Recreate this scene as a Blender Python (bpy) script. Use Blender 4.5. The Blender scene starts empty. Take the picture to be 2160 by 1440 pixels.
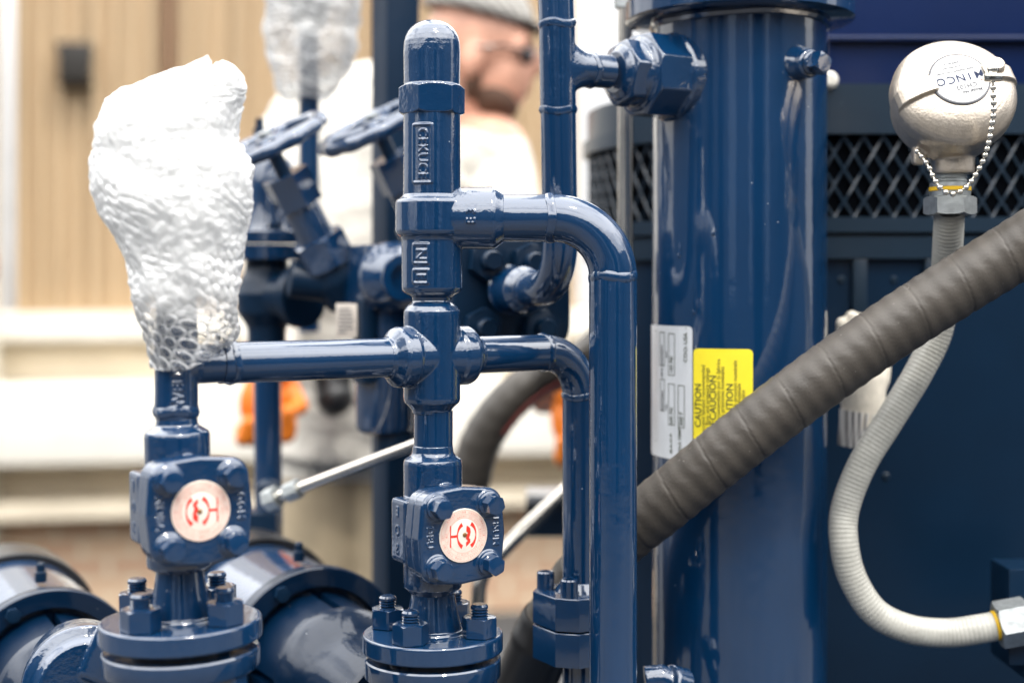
import bpy, bmesh, math, random
import numpy as np
from mathutils import Vector, Matrix, noise
random.seed(7)
C = bpy.context.scene.collection
SC = bpy.context.scene
R_ = math.radians
PI = math.pi
F, HZ, CAMZ = 3000.0, 600.0, 1.45

# ------------------------------------------------------------------ camera
cam_d = bpy.data.cameras.new('camera'); cam = bpy.data.objects.new('camera', cam_d); C.objects.link(cam)
cam.location = (0, 0, CAMZ); cam.rotation_euler = (R_(90), 0, 0)
cam_d.sensor_width = 36; cam_d.lens = 50; cam_d.shift_y = -120 / 2160
cam_d.clip_start = 0.05; cam_d.clip_end = 500
cam_d.dof.use_dof = True; cam_d.dof.focus_distance = 1.235; cam_d.dof.aperture_fstop = 2.35
SC.camera = cam

# ------------------------------------------------------------------ world, sun, exposure
SUN_EL, SUN_AZ = 58, 150        # azimuth measured from +Y clockwise: behind the camera, to its right
w = bpy.data.worlds.new('World'); SC.world = w; w.use_nodes = True
nt = w.node_tree; nt.nodes.clear()
def N_(t, kind, **kw):
    n = t.nodes.new(kind)
    for k, v in kw.items():
        if k.startswith('i_'): n.inputs[k[2:].replace('_', ' ')].default_value = v
        else: setattr(n, k, v)
    return n
sky = N_(nt, 'ShaderNodeTexSky', sky_type='NISHITA', sun_disc=False)
sky.sun_elevation = R_(SUN_EL); sky.sun_rotation = R_(SUN_AZ); sky.dust_density = 3.0
tc = N_(nt, 'ShaderNodeTexCoord')
mp = N_(nt, 'ShaderNodeMapping'); mp.inputs['Scale'].default_value = (1.0, 1.0, 2.2)
cn = N_(nt, 'ShaderNodeTexNoise'); cn.inputs['Scale'].default_value = 1.7; cn.inputs['Detail'].default_value = 7; cn.inputs['Roughness'].default_value = .55
cr = N_(nt, 'ShaderNodeValToRGB'); cr.color_ramp.elements[0].position = .22; cr.color_ramp.elements[1].position = .50
mixc = N_(nt, 'ShaderNodeMixRGB'); mixc.inputs[2].default_value = (15.0, 15.0, 15.3, 1)
bg = N_(nt, 'ShaderNodeBackground'); bg.inputs['Strength'].default_value = 0.1
wo = N_(nt, 'ShaderNodeOutputWorld')
nt.links.new(tc.outputs['Generated'], mp.inputs[0]); nt.links.new(mp.outputs[0], cn.inputs['Vector'])
spx = N_(nt, 'ShaderNodeSeparateXYZ'); mrz = N_(nt, 'ShaderNodeMapRange', interpolation_type='SMOOTHSTEP')
mrz.inputs[1].default_value = .08; mrz.inputs[2].default_value = .62; mrz.inputs[3].default_value = 11.0; mrz.inputs[4].default_value = 58.0
nt.links.new(tc.outputs['Generated'], spx.inputs[0]); nt.links.new(spx.outputs['Z'], mrz.inputs[0]); nt.links.new(mrz.outputs[0], mixc.inputs[2])
nt.links.new(cn.outputs['Fac'], cr.inputs[0]); nt.links.new(cr.outputs[0], mixc.inputs[0])
nt.links.new(sky.outputs[0], mixc.inputs[1]); nt.links.new(mixc.outputs[0], bg.inputs[0]); nt.links.new(bg.outputs[0], wo.inputs[0])
sun_d = bpy.data.lights.new('sun', 'SUN'); sun_d.energy = 1.5; sun_d.angle = R_(4); sun_d.color = (1, .95, .86)
sun = bpy.data.objects.new('sun', sun_d); C.objects.link(sun)
az, el = R_(SUN_AZ), R_(SUN_EL)
sdir = Vector((math.sin(az) * math.cos(el), math.cos(az) * math.cos(el), math.sin(el)))
sun.rotation_euler = (-sdir).to_track_quat('-Z', 'Y').to_euler()
SC.view_settings.view_transform = 'Standard'; SC.view_settings.look = 'None'
SC.view_settings.exposure = -0.06; SC.view_settings.gamma = 1
SC.cycles.max_bounces = 8; SC.cycles.transparent_max_bounces = 16
SC.cycles.caustics_reflective = False; SC.cycles.caustics_refractive = False
SC.cycles.sample_clamp_indirect = 6

# ------------------------------------------------------------------ materials
def new_mat(name):
    m = bpy.data.materials.new(name); m.use_nodes = True; t = m.node_tree
    return m, t, t.nodes['Principled BSDF']
def simple(name, col, rough=.5, metal=0, var=0, vscale=40, bump=0, bscale=200, ior=1.5, bdist=.001, detail=4, spec=None, coat=0, stretch=None):
    m, t, b = new_mat(name)
    b.inputs['Base Color'].default_value = (*col, 1); b.inputs['Roughness'].default_value = rough
    b.inputs['Metallic'].default_value = metal; b.inputs['IOR'].default_value = ior
    b.inputs['Coat Weight'].default_value = coat; b.inputs['Coat Roughness'].default_value = .05
    tcn = N_(t, 'ShaderNodeTexCoord'); vec = tcn.outputs['Object']
    if stretch:
        mpn = N_(t, 'ShaderNodeMapping'); mpn.inputs['Scale'].default_value = stretch
        t.links.new(vec, mpn.inputs[0]); vec = mpn.outputs[0]
    if var:
        n = N_(t, 'ShaderNodeTexNoise'); n.inputs['Scale'].default_value = vscale; n.inputs['Detail'].default_value = 5
        t.links.new(vec, n.inputs['Vector'])
        mx = N_(t, 'ShaderNodeMixRGB')
        mx.inputs[1].default_value = (*[max(0, c * (1 - var)) for c in col], 1); mx.inputs[2].default_value = (*[min(1, c * (1 + var)) for c in col], 1)
        cr = N_(t, 'ShaderNodeValToRGB'); cr.color_ramp.elements[0].position = .3; cr.color_ramp.elements[1].position = .7
        t.links.new(n.outputs['Fac'], cr.inputs[0]); t.links.new(cr.outputs[0], mx.inputs[0]); t.links.new(mx.outputs[0], b.inputs['Base Color'])
    if bump:
        n2 = N_(t, 'ShaderNodeTexNoise'); n2.inputs['Scale'].default_value = bscale; n2.inputs['Detail'].default_value = detail
        t.links.new(tcn.outputs['Object'], n2.inputs['Vector'])
        bp = N_(t, 'ShaderNodeBump'); bp.inputs['Strength'].default_value = bump; bp.inputs['Distance'].default_value = bdist
        t.links.new(n2.outputs['Fac'], bp.inputs['Height']); t.links.new(bp.outputs[0], b.inputs['Normal'])
    return m
def paint_mat(name, col, rough=.035, wav=.30, peel=.08, fleck=True, coat=1.0, streak=0):
    m, t, b = new_mat(name)
    b.inputs['Roughness'].default_value = .4; b.inputs['Specular IOR Level'].default_value = .12
    b.inputs['Coat Weight'].default_value = coat; b.inputs['Coat Roughness'].default_value = rough; b.inputs['Coat IOR'].default_value = 1.95
    tcn = N_(t, 'ShaderNodeTexCoord'); o = tcn.outputs['Object']
    n = N_(t, 'ShaderNodeTexNoise'); n.inputs['Scale'].default_value = 18; n.inputs['Detail'].default_value = 5
    t.links.new(o, n.inputs['Vector'])
    mx = N_(t, 'ShaderNodeMixRGB'); mx.inputs[1].default_value = (*[c * .86 for c in col], 1); mx.inputs[2].default_value = (*[c * 1.15 for c in col], 1)
    t.links.new(n.outputs['Fac'], mx.inputs[0]); last = mx.outputs[0]
    if fleck:
        v = N_(t, 'ShaderNodeTexVoronoi'); v.inputs['Scale'].default_value = 95
        t.links.new(o, v.inputs['Vector'])
        ms = N_(t, 'ShaderNodeTexNoise'); ms.inputs['Scale'].default_value = 13; ms.inputs['Detail'].default_value = 2
        t.links.new(o, ms.inputs['Vector'])
        c1 = N_(t, 'ShaderNodeMath', operation='LESS_THAN'); c1.inputs[1].default_value = .06
        c2 = N_(t, 'ShaderNodeMath', operation='GREATER_THAN'); c2.inputs[1].default_value = .60
        mu = N_(t, 'ShaderNodeMath', operation='MULTIPLY'); mu2 = N_(t, 'ShaderNodeMath', operation='MULTIPLY'); mu2.inputs[1].default_value = .5
        t.links.new(v.outputs['Distance'], c1.inputs[0]); t.links.new(ms.outputs['Fac'], c2.inputs[0])
        t.links.new(c1.outputs[0], mu.inputs[0]); t.links.new(c2.outputs[0], mu.inputs[1]); t.links.new(mu.outputs[0], mu2.inputs[0])
        mf = N_(t, 'ShaderNodeMixRGB'); mf.inputs[2].default_value = (.55, .6, .65, 1)
        t.links.new(mu2.outputs[0], mf.inputs[0]); t.links.new(last, mf.inputs[1]); last = mf.outputs[0]
    t.links.new(last, b.inputs['Base Color'])
    a = N_(t, 'ShaderNodeTexNoise'); a.inputs['Scale'].default_value = 55; a.inputs['Detail'].default_value = 2
    a2 = N_(t, 'ShaderNodeTexNoise'); a2.inputs['Scale'].default_value = 330; a2.inputs['Detail'].default_value = 2
    t.links.new(o, a.inputs['Vector']); t.links.new(o, a2.inputs['Vector'])
    if streak:
        mps = N_(t, 'ShaderNodeMapping'); mps.inputs['Scale'].default_value = (26, 26, 2); a3 = N_(t, 'ShaderNodeTexNoise'); a3.inputs['Scale'].default_value = 1; a3.inputs['Detail'].default_value = 3
        t.links.new(o, mps.inputs[0]); t.links.new(mps.outputs[0], a3.inputs['Vector'])
        b0 = N_(t, 'ShaderNodeBump'); b0.inputs['Strength'].default_value = streak; b0.inputs['Distance'].default_value = .001; t.links.new(a3.outputs['Fac'], b0.inputs['Height'])
    b1 = N_(t, 'ShaderNodeBump'); b1.inputs['Strength'].default_value = wav; b1.inputs['Distance'].default_value = .0012
    b2 = N_(t, 'ShaderNodeBump'); b2.inputs['Strength'].default_value = peel; b2.inputs['Distance'].default_value = .0006
    t.links.new(a.outputs['Fac'], b1.inputs['Height']); t.links.new(a2.outputs['Fac'], b2.inputs['Height'])
    if streak: t.links.new(b0.outputs[0], b1.inputs['Normal'])
    t.links.new(b1.outputs[0], b2.inputs['Normal']); t.links.new(b2.outputs[0], b.inputs['Normal']); t.links.new(b2.outputs[0], b.inputs['Coat Normal'])
    return m
NAVY = (.0001, .0235, .074)
M = {}
M['navy'] = paint_mat('navy_gloss_paint', NAVY)
M['navy_cast'] = paint_mat('navy_gloss_paint_on_castings', NAVY, wav=.5, peel=.30)
M['navy_smooth'] = paint_mat('navy_gloss_paint_on_plate', NAVY, rough=.07, wav=.16, peel=.05, streak=.12)
M['navy_dark'] = paint_mat('navy_satin_paint', (.002, .0135, .034), rough=.25, wav=.2, peel=.06, fleck=False, coat=.12)
M['navy_shaded'] = paint_mat('navy_gloss_paint_shaded', (.0002, .009, .028), rough=.06, wav=.3, peel=.1, coat=.28)  # navy darkened in its colour for the shade on the motor fronts
M['cabinet'] = paint_mat('slate_navy_powder_coat', (.006, .018, .034), rough=.28, wav=.15, peel=.1, coat=.3)
M['royal'] = paint_mat('royal_blue_panel', (.002, .012, .060), rough=.25, wav=.2, peel=.05, coat=.25)
M['black'] = simple('black_plastic', (.012, .012, .013), .35, bump=.1)
M['void'] = simple('unlit_inside_black', (.002, .0025, .0035), .9); M['void'].node_tree.nodes['Principled BSDF'].inputs['Specular IOR Level'].default_value = 0  # near-black in place of the shade inside openings
M['steel'] = simple('stainless_steel', (.62, .58, .52), .22, 1, bump=.05)
M['zinc'] = simple('zinc_plated_steel', (.40, .42, .42), .5, 1, var=.2, vscale=120, bump=.15)
M['cast_alu'] = simple('cast_aluminium', (.56, .49, .41), .38, .85, var=.10, vscale=160, bump=.26, bscale=480, bdist=.0012)
M['chain'] = simple('nickel_plated_brass', (.78, .74, .66), .18, 1)
M['yellow'] = simple('yellow_sealing_ring', (.75, .45, .01), .5)
M['conduit'] = simple('grey_pvc_conduit_jacket', (.40, .39, .35), .38, var=.12, vscale=60, bump=.2, bscale=300)
M['rubber'] = simple('black_rubber_hose', (.062, .053, .044), .5, var=.25, vscale=22, bump=.35, bscale=420, bdist=.0008)
def dusty(m, scale=70, th=.10, amt=.55, col=(.42, .39, .35)):
    t = m.node_tree; b = t.nodes['Principled BSDF']; tcn = N_(t, 'ShaderNodeTexCoord')
    v = N_(t, 'ShaderNodeTexVoronoi'); v.inputs['Scale'].default_value = scale; ms = N_(t, 'ShaderNodeTexNoise'); ms.inputs['Scale'].default_value = 17; ms.inputs['Detail'].default_value = 3
    c1 = N_(t, 'ShaderNodeMath', operation='LESS_THAN'); c1.inputs[1].default_value = th; c2 = N_(t, 'ShaderNodeMapRange'); c2.inputs[1].default_value = .5; c2.inputs[2].default_value = .7; c2.inputs[4].default_value = amt
    mu = N_(t, 'ShaderNodeMath', operation='MULTIPLY'); mx = N_(t, 'ShaderNodeMixRGB'); mx.inputs[2].default_value = (*col, 1)
    src = b.inputs['Base Color'].links[0].from_socket
    for n in (v, ms): t.links.new(tcn.outputs['Object'], n.inputs['Vector'])
    t.links.new(v.outputs['Distance'], c1.inputs[0]); t.links.new(ms.outputs['Fac'], c2.inputs[0]); t.links.new(c1.outputs[0], mu.inputs[0]); t.links.new(c2.outputs[0], mu.inputs[1])
    t.links.new(mu.outputs[0], mx.inputs[0]); t.links.new(src, mx.inputs[1]); t.links.new(mx.outputs[0], b.inputs['Base Color'])
dusty(M['rubber'], 120, .09)
M['rubber_red'] = simple('rubber_with_red_print', (.16, .02, .015), .6)
M['label_white'] = simple('brushed_nameplate', (.74, .76, .78), .32, .25, var=.06, vscale=30)
M['label_yellow'] = simple('yellow_vinyl_label', (.85, .70, .035), .35, var=.05, vscale=25)
M['ink'] = simple('dark_olive_ink', (.05, .06, .03), .6)
M['ink_faint'] = simple('worn_olive_ink', (.22, .19, .03), .6)
M['ink_grey'] = simple('grey_ink', (.10, .10, .11), .6)
M['ink_navy'] = simple('navy_ink', (.012, .022, .065), .8)
M['ink_red'] = simple('red_ink', (.75, .035, .02), .5)
M['ink_pink'] = simple('pale_red_print', (.74, .29, .21), .5)
M['tag'] = simple('cream_tag', (.80, .74, .64), .35, var=.06, vscale=90)
M['tag_rim'] = simple('pale_pink_tag_rim', (.80, .62, .53), .35, var=.05, vscale=90)
M['hole'] = simple('brass_rivet', (.30, .16, .06), .4, .6)
M['disc'] = simple('white_label_disc', (.62, .62, .62), .4)
M['siding'] = simple('tan_steel_siding', (.54, .40, .245), .5, var=.14, vscale=3, stretch=(6, 6, .35))
M['cream'] = simple('cream_painted_concrete', (.70, .61, .47), .6, var=.10, vscale=4, bump=.2, bscale=30)
M['white'] = simple('white_paint', (.74, .70, .62), .5, var=.06, vscale=5)
M['rust'] = simple('rust_stained_steel', (.38, .20, .10), .7, var=.4, vscale=14)
M['brown'] = simple('brown_steel', (.22, .11, .06), .5)
M['lamp'] = simple('bronze_lamp_housing', (.014, .011, .008), .5)
M['fabric'] = simple('white_work_fabric', (.62, .585, .52), .9, var=.10, vscale=9, bump=.9, bscale=14, bdist=.03)
M['khaki'] = simple('khaki_fabric', (.40, .32, .21), .9, var=.12, vscale=12, bump=.3, bscale=30, bdist=.01)
M['skin'] = simple('skin', (.58, .30, .205), .5, var=.22, vscale=26)
M['beard'] = simple('brown_beard_hair', (.10, .052, .032), .8, bump=.6, bscale=160)
M['glove'] = simple('orange_rubber_glove', (.75, .19, .012), .5, var=.1)
M['knit'] = simple('undyed_knit_glove', (.66, .60, .50), .9, var=.12, vscale=80, bump=.6, bscale=260)
M['glass_dark'] = simple('dark_lens', (.02, .02, .025), .1)
M['asphalt'] = simple('grey_concrete_ground', (.055, .055, .056), .8, var=.25, vscale=1.2, bump=.2, bscale=8)
M['steelbeam'] = simple('galvanised_beam', (.5, .5, .5), .4, .6, var=.1)
def striped(name, a, b, scale, axis):
    m, t, bs = new_mat(name); tcn = N_(t, 'ShaderNodeTexCoord')
    wv = N_(t, 'ShaderNodeTexWave', bands_direction=axis); wv.inputs['Scale'].default_value = scale; wv.inputs['Distortion'].default_value = .6
    mx = N_(t, 'ShaderNodeMixRGB'); mx.inputs[1].default_value = (*a, 1); mx.inputs[2].default_value = (*b, 1)
    t.links.new(tcn.outputs['Object'], wv.inputs['Vector']); t.links.new(wv.outputs['Fac'], mx.inputs[0]); t.links.new(mx.outputs[0], bs.inputs['Base Color'])
    bs.inputs['Roughness'].default_value = .9
    return m
M['cap'] = striped('striped_cap_cloth', (.46, .44, .40), (.15, .14, .13), 22, 'DIAGONAL')
M['cuff'] = striped('grey_striped_knit_cuff', (.62, .60, .57), (.16, .15, .15), 55, 'X')
def brick_mat():
    m, t, b = new_mat('brick_wall'); tcn = N_(t, 'ShaderNodeTexCoord')
    mpn = N_(t, 'ShaderNodeMapping'); mpn.inputs['Rotation'].default_value = (R_(90), 0, 0)
    bt = N_(t, 'ShaderNodeTexBrick'); bt.inputs['Color1'].default_value = (.46, .25, .155, 1); bt.inputs['Color2'].default_value = (.55, .36, .23, 1)
    bt.inputs['Mortar'].default_value = (.60, .50, .36, 1); bt.inputs['Scale'].default_value = 1
    bt.inputs['Brick Width'].default_value = .21; bt.inputs['Row Height'].default_value = .075; bt.inputs['Mortar Size'].default_value = .012
    t.links.new(tcn.outputs['Object'], mpn.inputs[0]); t.links.new(mpn.outputs[0], bt.inputs['Vector']); t.links.new(bt.outputs['Color'], b.inputs['Base Color'])
    b.inputs['Roughness'].default_value = .85
    return m
M['brick'] = brick_mat()
def wrap_mat(name, zlo, zhi, tlo, thi):
    """bubble film: white scattering layers, glossy, thinner and clearer towards its lower hem (object z in metres)"""
    m, t, b = new_mat(name); out = t.nodes['Material Output']
    b.inputs['Base Color'].default_value = (.93, .925, .905, 1); b.inputs['Roughness'].default_value = .42
    b.inputs['Coat Weight'].default_value = .3; b.inputs['Coat Roughness'].default_value = .12
    tcw = N_(t, 'ShaderNodeTexCoord'); vw = N_(t, 'ShaderNodeTexVoronoi', feature='SMOOTH_F1'); vw.inputs['Scale'].default_value = 150; nw = N_(t, 'ShaderNodeTexNoise'); nw.inputs['Scale'].default_value = 130; nw.inputs['Detail'].default_value = 5; nw.inputs['Distortion'].default_value = 1.5
    adw = N_(t, 'ShaderNodeMath', operation='SUBTRACT'); bw_ = N_(t, 'ShaderNodeBump'); bw_.inputs['Strength'].default_value = .28; bw_.inputs['Distance'].default_value = .003
    t.links.new(tcw.outputs['Object'], vw.inputs['Vector']); t.links.new(tcw.outputs['Object'], nw.inputs['Vector'])
    t.links.new(nw.outputs['Fac'], adw.inputs[0]); t.links.new(vw.outputs['Distance'], adw.inputs[1]); t.links.new(adw.outputs[0], bw_.inputs['Height']); t.links.new(bw_.outputs[0], b.inputs['Normal'])
    tr = N_(t, 'ShaderNodeBsdfTranslucent'); tr.inputs[0].default_value = (.9, .9, .9, 1)
    tp = N_(t, 'ShaderNodeBsdfTransparent')
    m1 = N_(t, 'ShaderNodeMixShader'); m1.inputs[0].default_value = .28
    m2 = N_(t, 'ShaderNodeMixShader')
    tcn = N_(t, 'ShaderNodeTexCoord'); sp = N_(t, 'ShaderNodeSeparateXYZ'); t.links.new(tcn.outputs['Object'], sp.inputs[0])
    nz = N_(t, 'ShaderNodeTexNoise'); nz.inputs['Scale'].default_value = 40; nz.inputs['Detail'].default_value = 4
    t.links.new(tcn.outputs['Object'], nz.inputs['Vector'])
    mr = N_(t, 'ShaderNodeMapRange'); mr.inputs[1].default_value = zlo; mr.inputs[2].default_value = zhi; mr.inputs[3].default_value = thi; mr.inputs[4].default_value = tlo
    t.links.new(sp.outputs['Z'], mr.inputs[0])
    ad = N_(t, 'ShaderNodeMath', operation='MULTIPLY_ADD'); ad.inputs[1].default_value = .35; ad.use_clamp = True
    sb = N_(t, 'ShaderNodeMath', operation='SUBTRACT'); sb.inputs[1].default_value = .5
    t.links.new(nz.outputs['Fac'], sb.inputs[0]); t.links.new(sb.outputs[0], ad.inputs[0]); t.links.new(mr.outputs[0], ad.inputs[2])
    lw = N_(t, 'ShaderNodeLayerWeight'); lw.inputs[0].default_value = .35
    mm = N_(t, 'ShaderNodeMath', operation='MULTIPLY_ADD'); mm.inputs[1].default_value = -.5; mm.inputs[2].default_value = 1.0
    t.links.new(lw.outputs['Facing'], mm.inputs[0])
    pr = N_(t, 'ShaderNodeMath', operation='MULTIPLY'); t.links.new(ad.outputs[0], pr.inputs[0]); t.links.new(mm.outputs[0], pr.inputs[1])
    atn = N_(t, 'ShaderNodeAttribute', attribute_name='rim'); rm = N_(t, 'ShaderNodeMath', operation='MULTIPLY_ADD'); rm.inputs[1].default_value = -.6; rm.inputs[2].default_value = 1.0
    pr2 = N_(t, 'ShaderNodeMath', operation='MULTIPLY'); t.links.new(atn.outputs['Fac'], rm.inputs[0]); t.links.new(rm.outputs[0], pr2.inputs[0]); t.links.new(pr.outputs[0], pr2.inputs[1]); pr = pr2
    b.inputs['Subsurface Weight'].default_value = .7; b.inputs['Subsurface Radius'].default_value = (1, 1, 1); b.inputs['Subsurface Scale'].default_value = .012
    t.links.new(b.outputs[0], m1.inputs[1]); t.links.new(tr.outputs[0], m1.inputs[2])
    t.links.new(pr.outputs[0], m2.inputs[0]); t.links.new(m1.outputs[0], m2.inputs[1]); t.links.new(tp.outputs[0], m2.inputs[2])
    gl_ = N_(t, 'ShaderNodeBsdfGlossy'); gl_.inputs['Roughness'].default_value = .12
    fr = N_(t, 'ShaderNodeFresnel'); fr.inputs[0].default_value = 1.38; m3 = N_(t, 'ShaderNodeMixShader')
    t.links.new(fr.outputs[0], m3.inputs[0]); t.links.new(m2.outputs[0], m3.inputs[1]); t.links.new(gl_.outputs[0], m3.inputs[2])
    t.links.new(m3.outputs[0], out.inputs[0])
    return m

# ------------------------------------------------------------------ geometry helpers
def P(px, py, d): return Vector(((px - 1080) / F * d, d, CAMZ + (HZ - py) / F * d))
def S(n, d): return n * d / F
def frame(axis, up=None):
    a = Vector(axis).normalized()
    u = Vector(up) if up else (Vector((0, 0, 1)) if abs(a.z) < .9 else Vector((1, 0, 0)))
    x = u.cross(a)
    if x.length < 1e-6: x = Vector((0, 1, 0)).cross(a)
    x.normalize(); y = a.cross(x).normalized()
    return x, y, a
ZUP = Vector((0, 0, 1))
def rot_about(pt, R): return Matrix.Translation(pt) @ R.to_4x4() @ Matrix.Translation(-Vector(pt))
W = {}
_text = {}
def text_geo(s, ex):
    k = (s, round(ex, 4))
    if k not in _text:
        cu = bpy.data.curves.new('t', 'FONT'); cu.body = s; cu.align_x = 'CENTER'; cu.align_y = 'CENTER'; cu.extrude = ex; cu.resolution_u = 3; cu.offset = .005
        o = bpy.data.objects.new('t', cu); C.objects.link(o)
        dg = bpy.context.evaluated_depsgraph_get(); me = bpy.data.meshes.new_from_object(o.evaluated_get(dg))
        _text[k] = ([tuple(v.co) for v in me.vertices], [tuple(p.vertices) for p in me.polygons])
        bpy.data.objects.remove(o); bpy.data.curves.remove(cu); bpy.data.meshes.remove(me)
    return _text[k]
class MB:
    def __init__(s): s.v = []; s.f = []; s.m = []; s.cm = 0; s.T = None; s.mats = None
    def add(s, vs, fs):
        n = len(s.v); s.v.extend(tuple(v) for v in vs); s.f.extend(tuple(i + n for i in f) for f in fs); s.m.extend([s.cm] * len(fs)); return s
    def lathe(s, o, axis, prof, seg=48, up=None):
        x, y, a = frame(axis, up); o = Vector(o); vs = []; fs = []
        for t, r in prof:
            for k in range(seg):
                an = 2 * PI * k / seg
                vs.append(o + a * t + (x * math.cos(an) + y * math.sin(an)) * r)
        for i in range(len(prof) - 1):
            for k in range(seg):
                k2 = (k + 1) % seg
                fs.append((i * seg + k, i * seg + k2, (i + 1) * seg + k2, (i + 1) * seg + k))
        fs.append(tuple(range(seg - 1, -1, -1))); fs.append(tuple(range((len(prof) - 1) * seg, len(prof) * seg)))
        if prof[-1][0] < prof[0][0]: fs = [f[::-1] for f in fs]
        return s.add(vs, fs)
    def vl(s, px, d, prof, seg=56):
        """vertical lathe, profile as (pixel row, pixel radius) at depth d"""
        p = sorted([((HZ - y) / F * d, S(r, d)) for y, r in prof], key=lambda q: q[0]) if False else [((HZ - y) / F * d, S(r, d)) for y, r in prof][::-1]
        return s.lathe(P(px, HZ, d), ZUP, p, seg)
    def tube(s, pts, r, seg=32, up=None, caps=True):
        pts = [Vector(p) for p in pts]; n = len(pts); vs = []; fs = []
        tg = [(pts[min(i + 1, n - 1)] - pts[max(i - 1, 0)]).normalized() for i in range(n)]
        x, y, _ = frame(tg[0], up); acc = 0
        for i in range(n):
            if i:
                q = tg[i - 1].rotation_difference(tg[i]); x = q @ x; y = q @ y; acc += (pts[i] - pts[i - 1]).length
            for k in range(seg):
                an = 2 * PI * k / seg
                rr = r(acc, an) if callable(r) else (r[i] if isinstance(r, (list, tuple)) else r)
                vs.append(pts[i] + (x * math.cos(an) + y * math.sin(an)) * rr)
        for i in range(n - 1):
            for k in range(seg):
                k2 = (k + 1) % seg; fs.append((i * seg + k, i * seg + k2, (i + 1) * seg + k2, (i + 1) * seg + k))
        if caps: fs.append(tuple(range(seg - 1, -1, -1))); fs.append(tuple(range((n - 1) * seg, n * seg)))
        return s.add(vs, fs)
    def box(s, c, size, R=None, bevel=0, seg=2):
        bm = bmesh.new(); bmesh.ops.create_cube(bm, size=1); bmesh.ops.scale(bm, vec=size, verts=bm.verts)
        if bevel: bmesh.ops.bevel(bm, geom=bm.edges[:], offset=bevel, segments=seg, affect='EDGES', profile=.6)
        bm.verts.ensure_lookup_table(); R = R or Matrix.Identity(3); c = Vector(c)
        vs = [c + R @ v.co for v in bm.verts]; fs = [tuple(v.index for v in f.verts) for f in bm.faces]; bm.free()
        return s.add(vs, fs)
    def hexa(s, o, axis, Rc, h, rot=0, cham=(1, 1), seg=72, sides=6, k=.9, up=None):
        x, y, a = frame(axis, up); o = Vector(o); st = 2 * PI / sides; ap = Rc * math.cos(st / 2)
        def rh(an): return ap / math.cos(((an - rot) % st) - st / 2)
        rings = []
        lim = ap + (Rc - ap) * .15
        def ring(fn):
            rings.append([o + a * z + (x * math.cos(an) + y * math.sin(an)) * r for an in [2 * PI * i / seg for i in range(seg)] for r, z in [fn(an)]])
        dz = lambda an: max(0, rh(an) - lim) * .62
        if cham[0]: ring(lambda an: (lim * .97, 0))
        ring(lambda an: (rh(an), dz(an) if cham[0] else 0))
        ring(lambda an: (rh(an), h - (dz(an) if cham[1] else 0)))
        if cham[1]: ring(lambda an: (lim * .97, h))
        vs = [v for rg in rings for v in rg]; n = len(rings); fs = []
        for i in range(n - 1):
            for q in range(seg):
                q2 = (q + 1) % seg; fs.append((i * seg + q, i * seg + q2, (i + 1) * seg + q2, (i + 1) * seg + q))
        fs.append(tuple(range(seg - 1, -1, -1))); fs.append(tuple(range((n - 1) * seg, n * seg)))
        return s.add(vs, fs)
    def ball(s, c, r, R=None, seg=28, rings=16):
        c = Vector(c); r = r if isinstance(r, (tuple, list)) else (r, r, r); R = R or Matrix.Identity(3); vs = []; fs = []
        vs.append(c + R @ Vector((0, 0, -r[2])))
        for i in range(1, rings):
            t = -PI / 2 + PI * i / rings
            for k in range(seg):
                an = 2 * PI * k / seg; vs.append(c + R @ Vector((math.cos(t) * math.cos(an) * r[0], math.cos(t) * math.sin(an) * r[1], math.sin(t) * r[2])))
        vs.append(c + R @ Vector((0, 0, r[2]))); top = len(vs) - 1
        for k in range(seg): fs.append((0, 1 + (k + 1) % seg, 1 + k)); fs.append((top, 1 + (rings - 2) * seg + k, 1 + (rings - 2) * seg + (k + 1) % seg))
        for i in range(rings - 2):
            for k in range(seg):
                k2 = (k + 1) % seg; fs.append((1 + i * seg + k, 1 + i * seg + k2, 1 + (i + 1) * seg + k2, 1 + (i + 1) * seg + k))
        return s.add(vs, fs)
    def prism(s, poly, o, ux, uy, uz, depth, bev=0, steps=3):
        o = Vector(o); n = len(poly); rings = [[(x, y, 0) for x, y in poly]]
        if bev:
            mx = max(max(abs(x), abs(y)) for x, y in poly)
            for i in range(steps + 1):
                a = PI / 2 * i / steps; k = 1 - bev * (1 - math.cos(a)) / mx
                rings.append([(x * k, y * k, depth - bev + bev * math.sin(a)) for x, y in poly])
        else: rings.append([(x, y, depth) for x, y in poly])
        vs = [o + ux * x + uy * y + uz * z for rg in rings for x, y, z in rg]; fs = []
        for i in range(len(rings) - 1):
            for q in range(n):
                q2 = (q + 1) % n; fs.append((i * n + q, i * n + q2, (i + 1) * n + q2, (i + 1) * n + q))
        fs.append(tuple(range(n - 1, -1, -1))); fs.append(tuple(range((len(rings) - 1) * n, len(rings) * n)))
        return s.add(vs, fs)
    def text(s, st, size, mp, ex=.0006):
        """mp maps (x along the baseline, y up, z out of the surface) in metres to a point"""
        vs, fs = text_geo(st, ex / size)
        return s.add([mp(x * size, y * size, z * size) for x, y, z in vs], fs)
    def verts(s): return [(s.T @ Vector(v)) for v in s.v] if s.T is not None else s.v
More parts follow.
